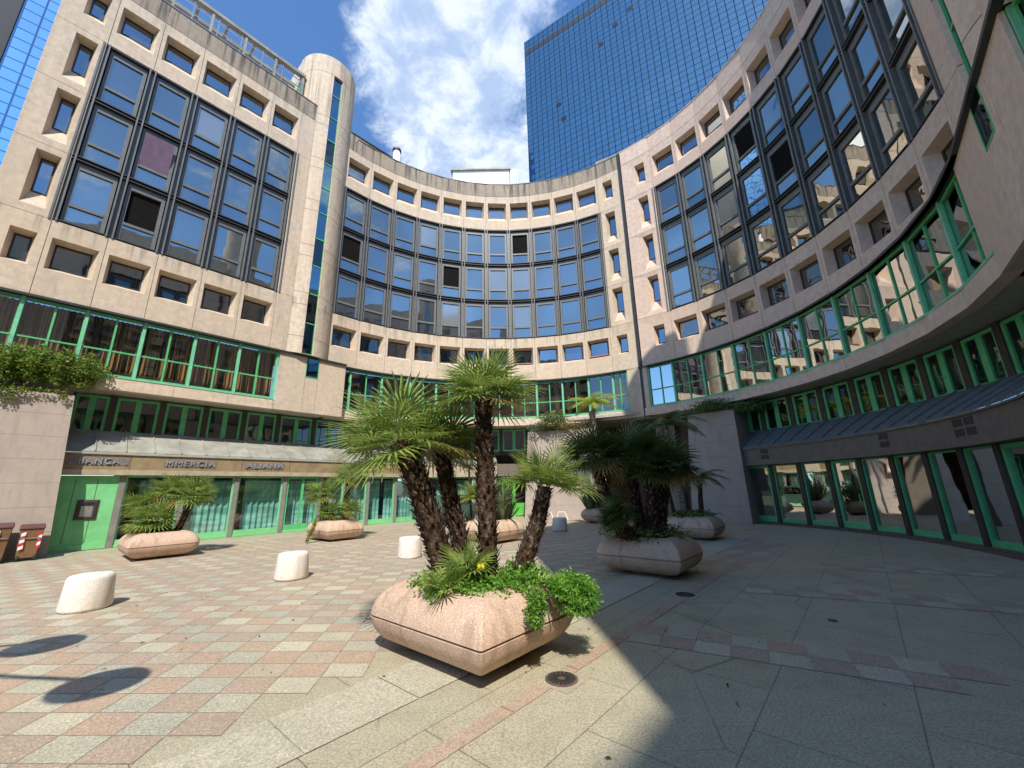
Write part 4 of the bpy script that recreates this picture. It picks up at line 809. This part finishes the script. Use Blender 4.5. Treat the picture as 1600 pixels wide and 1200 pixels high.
fan_palm([(-.33, 5.0, .55), (-.33, 5.0, 1.3), (-.36, 5.02, 2.2), (-.38, 5.05, 2.86)], .115, .095, .78, 30, 'tallest straight palm in the foreground planter', axis=(0, -.1, 1), low=-.25, boots=330, old=.06)
fan_palm([(-.05, 4.95, .5), (.08, 4.95, .85), (.27, 4.98, 1.3), (.38, 5.0, 1.72)], .11, .085, .68, 24, 'short palm leaning right in the foreground planter', axis=(.15, -.05, 1), low=.05, boots=230, old=0, bl=.06)
for x, y, z, r_, lab, nl in ((-.72, 4.5, .80, .34, 'small stemless fan palm low at the left of the foreground planter', 9), (-.52, 4.66, .92, .40, 'small stemless fan palm with upright leaves beside the flower', 9)):
    p = empty('young_palm', (x, y, .55), lab, 'palm seedling', 'young palms at the foot of the trunks'); mb = MB(); crown(mb, Vector((x, y, z-.1)), Vector((-.1, -.15, 1)), r_, nl, 'palm_leaf', .3, 0, r_*.75, 18); mb.build('crown', None, p); mb = MB(); mb.tube([(x, y, .5), (x, y, z-.1)], .03, 8); mb.build('trunk', 'trunk', p)
def leaves(mb, c, rx, ry, rz, n, size, mat, shell=.55, long_=1.0, hang=0, keep=None):
    c = Vector(c)
    for _ in range(n):
        while True:
            q = Vector((random.uniform(-1, 1), random.uniform(-1, 1), random.uniform(-1, 1)))
            if shell*random.random() < q.length < 1: break
        w_ = 1+.25*sin(q.x*7+q.y*5)+.2*sin(q.z*9+q.x*3); p = c+Vector((q.x*rx*w_, q.y*ry*w_, q.z*rz*w_))
        if keep and not keep(p): continue
        d = Vector((random.gauss(0, 1), random.gauss(0, 1), random.gauss(.3-hang, .8))).normalized(); s = d.orthogonal().normalized(); s.rotate(Matrix.Rotation(random.uniform(0, 6.3), 3, d)); L_ = size*random.uniform(.6, 1.3)*long_; w2 = size*.32*random.uniform(.7, 1.2)
        mt = mat if isinstance(mat, str) else random.choice(mat)
        mb.face([p, p+d*L_*.45+s*w2, p+d*L_, p+d*L_*.45-s*w2], mt)
def one(name, build, lab, cat, kind=None, group=None):
    mb = MB(); build(mb); o = mb.build(name); return tag(o, lab, cat, group, kind)
def gc(mb):
    for (x, y, z, rx, rz, n) in ((-.75, 4.55, .68, .26, .09, 500), (-.4, 4.50, .69, .32, .10, 1100), (-.08, 4.6, .71, .28, .12, 1100), (.15, 4.8, .74, .25, .12, 700), (-1.0, 4.85, .70, .2, .13, 350), (-.5, 5.0, .70, .5, .14, 1100), (.05, 5.0, .80, .2, .10, 420)): leaves(mb, (x, y, z), rx, rx*.7, rz, n, .045, ['lime_leaf', 'ivy_leaf', 'lime_leaf'], .2)
one('ground_cover', gc, 'bright green leafy ground cover around the trunks in the foreground planter', 'ground cover', 'stuff')
def hang(mb):
    leaves(mb, (.52, 4.50, .70), .24, .18, .11, 3600, .021, 'lime_leaf', .3, 2.6); leaves(mb, (.62, 4.42, .58), .19, .14, .12, 3000, .021, ['lime_leaf', 'ivy_leaf'], .3, 2.6, .5); leaves(mb, (.72, 4.62, .63), .14, .14, .11, 1500, .021, 'lime_leaf', .3, 1.8)
    leaves(mb, (.18, 4.15, .60), .09, .08, .17, 1300, .021, ['ivy_leaf', 'lime_leaf'], .3, 2.4, .5)
    for k in range(9): a = random.uniform(0, 1); mb.tube([(-.05+.1*a, 4.7, .70), (.15+.2*a, 4.5, .74), (.3+.3*a, 4.42+.1*a, .68), (.35+.35*a, 4.35, .55)], .007, 5, 'trunk', False)
one('trailing_shrub', hang, 'feathery bright green shrub trailing over the right rim of the foreground planter', 'shrub')
fl = MB(); 
for k in range(10): a = k*2*pi/10; c = Vector((-.36, 4.42, .93)); d = Vector((cos(a), sin(a)*.3, sin(a))); fl.face([c, c+d*.028+Vector((0, -.012, .008)), c+d*.045, c+d*.028+Vector((0, -.012, -.008))])
MT['yellow_petal'] = NT('yellow_petal').m; MT['yellow_petal'].node_tree.nodes['Principled BSDF'].inputs['Base Color'].default_value = (.85, .70, .02, 1)
f0 = empty('flower', (-.36, 4.42, .7), 'single yellow flower at the foot of the tall palm', 'flower'); fl.build('petals', 'yellow_petal', f0); mb = MB(); mb.tube([(-.35, 4.45, .7), (-.36, 4.43, .93)], .004, 5); mb.build('stem', 'ivy_leaf', f0)
# planter B
bx, by = PLN['B']; Q = 'fan palms of the court'
for dx, dy, h, r_, lab in ((-.75, .1, 1.45, .66, 'left palm head in the planter before the cash machine panel'), (-.15, .35, 1.85, .72, 'highest palm head in the planter before the cash machine panel'), (.6, .2, 1.7, .78, 'right palm head in the planter before the cash machine panel'), (-.05, -.25, 1.0, .78, 'low front palm head in the planter before the cash machine panel')):
    fan_palm([(bx+dx*.5, by+dy, .55), (bx+dx*.8, by+dy, .55+(h-.55)*.5), (bx+dx, by+dy, h)], .09, .08, r_, 26, lab, boots=90, low=-.4, old=.05, nseg=16)
one('ground_cover', lambda mb: [leaves(mb, (bx-.55, by-.25, .72), .3, .15, .08, 400, .06, ['palm_leaf_yellow', 'ivy_leaf']), leaves(mb, (bx, by, .7), .5, .4, .1, 400, .06, 'ivy_leaf')], 'yellow green trailing plants in the planter before the cash machine panel', 'ground cover', 'stuff')
bx, by = PLN['C']
for dx, dy, h, r_, lab in ((-.55, 0, 1.65, .78, 'left bushy palm head in the planter before the shop door'), (.35, .1, 2.3, .78, 'tall right palm head in the planter before the shop door'), (.55, -.1, 1.1, .6, 'low right palm head in the planter before the shop door'), (-.15, -.1, 1.0, .62, 'low palm head in the middle of the planter before the shop door')):
    fan_palm([(bx+dx*.6, by+dy, .55), (bx+dx, by+dy, h)], .10, .09, r_, 24, lab, boots=90, low=-.5, old=.05, nseg=16)
one('hanging_succulent', lambda mb: [leaves(mb, (bx-.25-.02*k, by-1.05+.0*k, .72-k*.055), .06, .05, .05, 40, .06, ['palm_leaf_yellow', 'bush_leaf']) for k in range(13)], 'yellow green stems hanging down the front of the planter before the shop door', 'plant')
one('ground_cover', lambda mb: leaves(mb, (bx, by, .7), .6, .4, .1, 500, .06, ['ivy_leaf', 'palm_leaf_yellow']), 'low green plants filling the planter before the shop door', 'ground cover', 'stuff')
# planter D (dark group)
bx, by = PLN['D']
for dx, dy, h, r_, lab in ((-1.0, .1, 2.35, .85, 'left head of the dark palm clump in the shaded planter'), (-.15, .25, 2.3, .92, 'middle head of the dark palm clump in the shaded planter'), (.55, .1, 2.15, .95, 'right head of the dark palm clump in the shaded planter'), (.1, -.2, 2.0, .7, 'front head of the dark palm clump in the shaded planter'), (-.7, -.3, 1.1, .5, 'low left head of the dark palm clump in the shaded planter')):
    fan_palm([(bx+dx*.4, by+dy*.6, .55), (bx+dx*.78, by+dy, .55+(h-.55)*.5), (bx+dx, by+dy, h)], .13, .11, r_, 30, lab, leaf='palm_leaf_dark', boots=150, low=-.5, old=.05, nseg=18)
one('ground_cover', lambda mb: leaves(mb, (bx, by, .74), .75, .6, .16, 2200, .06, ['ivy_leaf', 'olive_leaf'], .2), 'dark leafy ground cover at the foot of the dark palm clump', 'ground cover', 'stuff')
# feather palms
def feather(c, nfr, L_, lab, trunk, leaf='palm_leaf_dark', r=.06, up=.9, grp='feather palms', tm='smooth_trunk', droop=1.0, lw=.30):
    c = Vector(c); p = empty('feather_palm', tuple(trunk[0]), lab, 'palm tree', grp); mb = MB(); mb.tube([tuple(q) for q in trunk]+[tuple(c)], [r*1.15]*len(trunk)+[r*.8], 10, tm); mb.build('trunk', None, p)
    mb = MB()
    for i in range(nfr):
        az = i*2.39996; e0 = up*(1-.75*i/nfr); d = Vector((cos(az)*cos(e0), sin(az)*cos(e0), sin(e0))); pts = []; q = c.copy(); n = 14; dd_ = d.copy()
        for k in range(n+1): pts.append(q.copy()); q = q+dd_*(L_/n); dd_ = (dd_+Vector((0, 0, -.11*droop))).normalized()
        mb.tube(pts, [.012*(1-.7*k/n) for k in range(n+1)], 4, leaf, False)
        for k in range(2, n+1):
            dr = (pts[k]-pts[k-1]).normalized(); side = dr.cross(Vector((0, 0, 1))).normalized()
            for j in range(2):
                for s_ in (-1, 1):
                    b = pts[k-1].lerp(pts[k], j*.5); ll = lw*L_*sin(pi*min(1, (k+1)/(n+2.5)))*random.uniform(.85, 1.1)+.03; tip = b+(side*s_+dr*.7+Vector((0, 0, -.25-.25*random.random()))).normalized()*ll; wv = dr*.017*L_
                    mb.face([b-wv, b+wv, tip], leaf)
    mb.build('crown', None, p)
bx, by = PLN['E']
feather((bx+.55, by+.15, 1.85), 12, 1.0, 'small feather palm on a thin dark trunk beside the shaded right pier', [(bx+.4, by+.05, .55), (bx+.45, by+.1, 1.2)], tm='trunk', r=.07)
feather((bx-.35, by+.3, 3.75), 15, 1.5, 'tall feather palm rising in front of the dark passage', [(bx-.1, by+.2, .55), (bx-.15, by+.2, 2), (bx-.3, by+.3, 3)], r=.09)
feather((bx-.7, by-.1, 1.9), 12, .9, 'short feather palm at the left of the planter by the right pier', [(bx-.5, by, .55)], tm='trunk')
one('ground_cover', lambda mb: leaves(mb, (bx, by, .74), .8, .55, .12, 1200, .08, ['ivy_leaf', 'olive_leaf'], .2), 'low dark plants in the planter by the right pier', 'ground cover', 'stuff')
bx, by = PLN['F']
feather((bx+.05, by+.2, 5.9), 16, 1.5, 'tall thin feather palm with yellow green crown before the sunlit pier', [(bx, by, .55), (bx+.02, by, 2.5), (bx, by+.1, 4.5)], leaf='palm_leaf_yellow', r=.10, droop=.9)
def swords(mb, c, n, h, sp_, mat):
    for i in range(n):
        a = random.uniform(0, 6.3); r_ = random.uniform(.1, 1)*sp_*1.25; hh = h*random.uniform(.6, 1.1)*(1.1-.5*(r_/sp_/1.25)); b = Vector(c)+Vector((cos(a)*.18, sin(a)*.18, 0)); m_ = b+Vector((cos(a)*r_*.35, sin(a)*r_*.35, hh*.6)); tp = b+Vector((cos(a)*r_, sin(a)*r_, hh*(1-.25*r_))); s = Vector((-sin(a), cos(a), 0))*.036
        mb.face([b-s, b+s, m_+s, m_-s], mat); mb.face([m_-s, m_+s, tp], mat)
one('sword_plant', lambda mb: [swords(mb, (bx-.5, by-.1, .6), 80, 1.9, 1.1, 'sword_leaf'), swords(mb, (bx+.1, by, .6), 60, 1.6, .9, 'sword_leaf')], 'pale sword shaped leaves fanning from the rounded planter', 'plant', None, 'sword leaved plants')
one('shrub', lambda mb: leaves(mb, (bx+.65, by, 1.05), .35, .35, .45, 1300, .08, ['olive_leaf', 'ivy_leaf']), 'dark leafy shrub at the right of the rounded planter', 'shrub')
bx, by = PLN['G']
one('sword_plant', lambda mb: [swords(mb, (bx+.35, by, .6), 100, 1.7, 1.0, 'sword_leaf')], 'dark sword shaped leaves rising behind the tall palm trunk', 'plant', None, 'sword leaved plants')
feather((bx-.55, by, 1.35), 22, .85, 'bushy yellow green feather palm left of the tall palm trunk', [(bx-.5, by, .5)], leaf='bush_leaf', r=.06, up=1.2, droop=.7)
fan_palm([(bx-.75, by+.3, .55), (bx-.8, by+.3, 1.4), (bx-.85, by+.3, 2.45)], .04, .035, .38, 12, 'thin stemmed small palm between the two leaning trunks', boots=20, leaf='palm_leaf_dark')
# roof-top shrubs on piers
c = Vector((*PL.p(-1.6, .1), 5.45))
def ivy(mb):
    for s_ in range(-6, 2):
        x, y = PL.p(s_*.55-.15, .25); leaves(mb, (x, y, 5.78+.14*random.random()), .5, .62, .56, 3000, .09, ['bush_leaf', 'bush_leaf', 'ivy_leaf'], .5)
    for k in range(16):
        s_ = -2.6+k*.18; x, y = PL.p(s_, .62); ln = random.choice([.1, .15, .2, .25, .45])
        for q in range(int(ln/.07)): leaves(mb, (x, y, 5.05-q*.08), .10, .07, .07, 22, .07, ['ivy_leaf', 'bush_leaf'])
one('hanging_shrub', ivy, 'dense yellow green shrub spilling over the top of the left stone pier', 'shrub')
feather((*PL.p(-2.8, .6), 5.9), 9, 1.2, 'dark palm fronds poking in at the left edge above the pier shrub', [(*PL.p(-2.8, .4), 5.0)], grp='feather palms')
one('grey_shrub', lambda mb: [leaves(mb, (2.4, 23.3, 5.5), .8, .6, .5, 2600, .10, ['olive_leaf', 'bush_leaf'], .5), leaves(mb, (1.6, 23.6, 5.15), .7, .5, .25, 900, .1, 'olive_leaf'), leaves(mb, (3.3, 23.0, 5.1), .8, .5, .22, 800, .1, ['olive_leaf', 'dry_leaf'])], 'grey green shrub on top of the sunlit stone pier', 'shrub')
one('dark_shrub', lambda mb: [leaves(mb, (9.6, 18.9, 5.3), .9, .7, .3, 2000, .1, ['ivy_leaf', 'olive_leaf']), leaves(mb, (11.0, 18.2, 5.1), .9, .6, .25, 1200, .1, ['ivy_leaf', 'olive_leaf'])], 'dark spreading shrub on top of the shaded right pier', 'shrub')
# ================================================================== bins
def bin_(s0, s1, e, h, lab, dp=.5):
    b = empty('wheelie_bin', (*PL.p((s0+s1)/2, e), 0), lab, 'wheelie bin', 'brown wheelie bins at the pier'); T = lambda a, ee, z: (*PL.p(a, ee), z); mb = MB(); k = .05
    mb.hexa([T(s0+k, e, .08), T(s1-k, e, .08), T(s1-k, e-dp+.08, .08), T(s0+k, e-dp+.08, .08), T(s0, e+.04, h-.12), T(s1, e+.04, h-.12), T(s1, e-dp, h-.12), T(s0, e-dp, h-.12)]); mb.build('body', 'bin_brown', b, bevel=.015)
    mb = MB(); mb.hexa([T(s0-.02, e+.07, h-.12), T(s1+.02, e+.07, h-.12), T(s1+.02, e-dp, h-.12), T(s0-.02, e-dp, h-.12), T(s0, e+.05, h-.06), T(s1, e+.05, h-.06), T(s1, e-dp, h), T(s0, e-dp, h)]); mb.build('lid', 'bin_dark', b, bevel=.015)
    for sa in (s0+.08, s1-.08):
        mb = MB(); c0 = Vector(T(sa-.025, e-.02, .08)); c1 = Vector(T(sa+.025, e-.02, .08)); mb.tube([c0, c1], .08, 16); mb.build('wheel', 'rubber', b)
    mb = MB(); pbox(mb, PL, s0+.05, s1-.05, e+.05, e+.07, .62*h, .62*h+.02); mb.build('handle', 'steel', b)
    return b
b1 = bin_(-.05, .42, 1.6, .98, 'small brown wheelie bin with red and white stripes against the pier edge')
mb = MB()
for k in range(5): z = .30+k*.09; mb.face([(*PL.p(.0, 1.655), z), (*PL.p(.09, 1.655), z+.04), (*PL.p(.09, 1.655), z+.13), (*PL.p(.0, 1.655), z+.09)], 'red' if k % 2 else 'white')
mb.build('striped_sticker', None, b1); mb = MB()
for k in range(5): z = .30+k*.09; mb.face([(*PL.p(.33, 1.655), z), (*PL.p(.40, 1.655), z+.04), (*PL.p(.40, 1.655), z+.13), (*PL.p(.33, 1.655), z+.09)], 'white' if k % 2 else 'red')
mb.build('striped_sticker', None, b1)
b2 = bin_(-.90, -.18, 1.75, 1.05, 'wide brown wheelie bin with green sticker at the left edge', .7)
mb = MB(); pbox(mb, PL, -.78, -.38, 1.81, 1.82, .58, .86); mb.build('sticker', 'sticker', b2)
# ================================================================== lamp whose shadow falls into the court from the left
lp = empty('street_lamp', (-7.6, 1.2, 0), 'twin disc street lamp just outside the left edge, seen by its shadow', 'street lamp')
mb = MB(); mb.tube([(-7.6, 1.2, 0), (-7.6, 1.2, 4.15)], [.08, .05], 14); mb.build('pole', 'steel', lp)
for x, y in ((-3.62, .95), (-5.35, 2.0)):
    mb = MB(); mb.tube([(-7.6, 1.2, 4.1), ((x-7.6)/2, (y+1.2)/2, 4.25), (x-.2, y, 4.1)], .03, 8); mb.build('arm', 'steel', lp); mb = MB(); mb.lathe(x, y, [(.02, .12), (.18, .1), (.35, .02), (.36, 0), (.33, -.03)], 28, None, 4.0); mb.build('lamp_shade', 'steel', lp)
# ================================================================== parked vehicle, bench, small things at the back
car = empty('parked_car', (-3.0, 22.6, 0), 'small dark green car half hidden behind the leaning palm trunks', 'car')
T = Matrix.Translation((-3.6, 22.0, 0)) @ Matrix.Rotation(R(60), 4, 'Z')
mb = MB(); prof = [(-1.75, .3), (-1.78, .75), (-1.1, .92), (-.55, 1.38), (.75, 1.42), (1.35, .98), (1.75, .85), (1.78, .3)]
for i in range(len(prof)-1):
    (x0, z0), (x1, z1) = prof[i], prof[i+1]; mb.face([T @ Vector((x0, -.75, z0)), T @ Vector((x1, -.75, z1)), T @ Vector((x1, .75, z1)), T @ Vector((x0, .75, z0))])
for s_ in (-.75, .75): mb.face([T @ Vector((x, s_, z)) for x, z in prof])
mb.build('body', 'car_green', car)
for x in (-1.1, 1.1):
    for s_ in (-.74, .74): mb = MB(); mb.tube([T @ Vector((x, s_-.1, .3)), T @ Vector((x, s_+.1, .3))], .3, 20); mb.build('wheel', 'rubber', car)
mb = MB()
for s_ in (-.76, .76): mb.face([T @ Vector(q) for q in ((-.95, s_, .92), (1.15, s_, .95), (.68, s_, 1.33), (-.5, s_, 1.3))])
mb.build('side_windows', 'glass_dark', car)
sc_ = empty('scooter', (-4.8, 21.3, 0), 'scooter with white top box parked left of the green car', 'scooter')
T = Matrix.Translation((-4.75, 20.9, 0)) @ Matrix.Rotation(R(100), 4, 'Z')
mb = MB(); mb.box(-.65, .1, -.17, .17, .3, .75, None, T); mb.box(.35, .5, -.2, .2, .3, .95, None, T); mb.box(.0, .4, -.18, .18, .25, .38, None, T); mb.build('body', 'black_plastic', sc_, bevel=.04)
for x in (-.55, .62): mb = MB(); mb.tube([T @ Vector((x, -.06, .25)), T @ Vector((x, .06, .25))], .25, 20); mb.build('wheel', 'rubber', sc_)
mb = MB(); mb.box(-.85, -.45, -.2, .2, .85, 1.2, None, T); mb.build('top_box', 'white', sc_, bevel=.03); mb = MB(); mb.tube([T @ Vector((.42, -.32, 1.02)), T @ Vector((.42, .32, 1.02))], .02, 8); mb.build('handlebar', 'steel', sc_)
bn = empty('bike_rack', (2.0, 23.0, 0), 'low white tube rack at the foot of the sunlit pier', 'bicycle rack'); mb = MB()
for k in range(2): x = 1.5+k*.75; mb.tube([(x, 22.9-.2*k, 0), (x+.12, 22.88-.2*k, .4), (x+.45, 22.8-.2*k, .4), (x+.6, 22.75-.2*k, 0)], .025, 8)
mb.build('tubes', 'white', bn)
def litter(mb):
    for _ in range(260):
        px, py = random.choice([(-.5, 4.8), (-9.8, 12), (-6.6, 15.4), (3, 8.5), (-3, 9), (-5, 6), (1, 5)]); x = px+random.gauss(0, 1.6); y = py+random.gauss(0, 1.4)
        if y < 2.2: continue
        a = random.uniform(0, 6.3); l = random.uniform(.012, .035); c_, s_ = cos(a)*l, sin(a)*l; z = .012
        mb.face([(x-c_, y-s_, z), (x+s_*.4, y-c_*.4, z+.006), (x+c_, y+s_, z+.003), (x-s_*.4, y+c_*.4, z+.004)], random.choice(['dry_leaf', 'dry_leaf', 'soil']))
one('fallen_leaves', litter, 'scattered small dry leaves and specks lying on the paving', 'leaf litter', 'stuff')
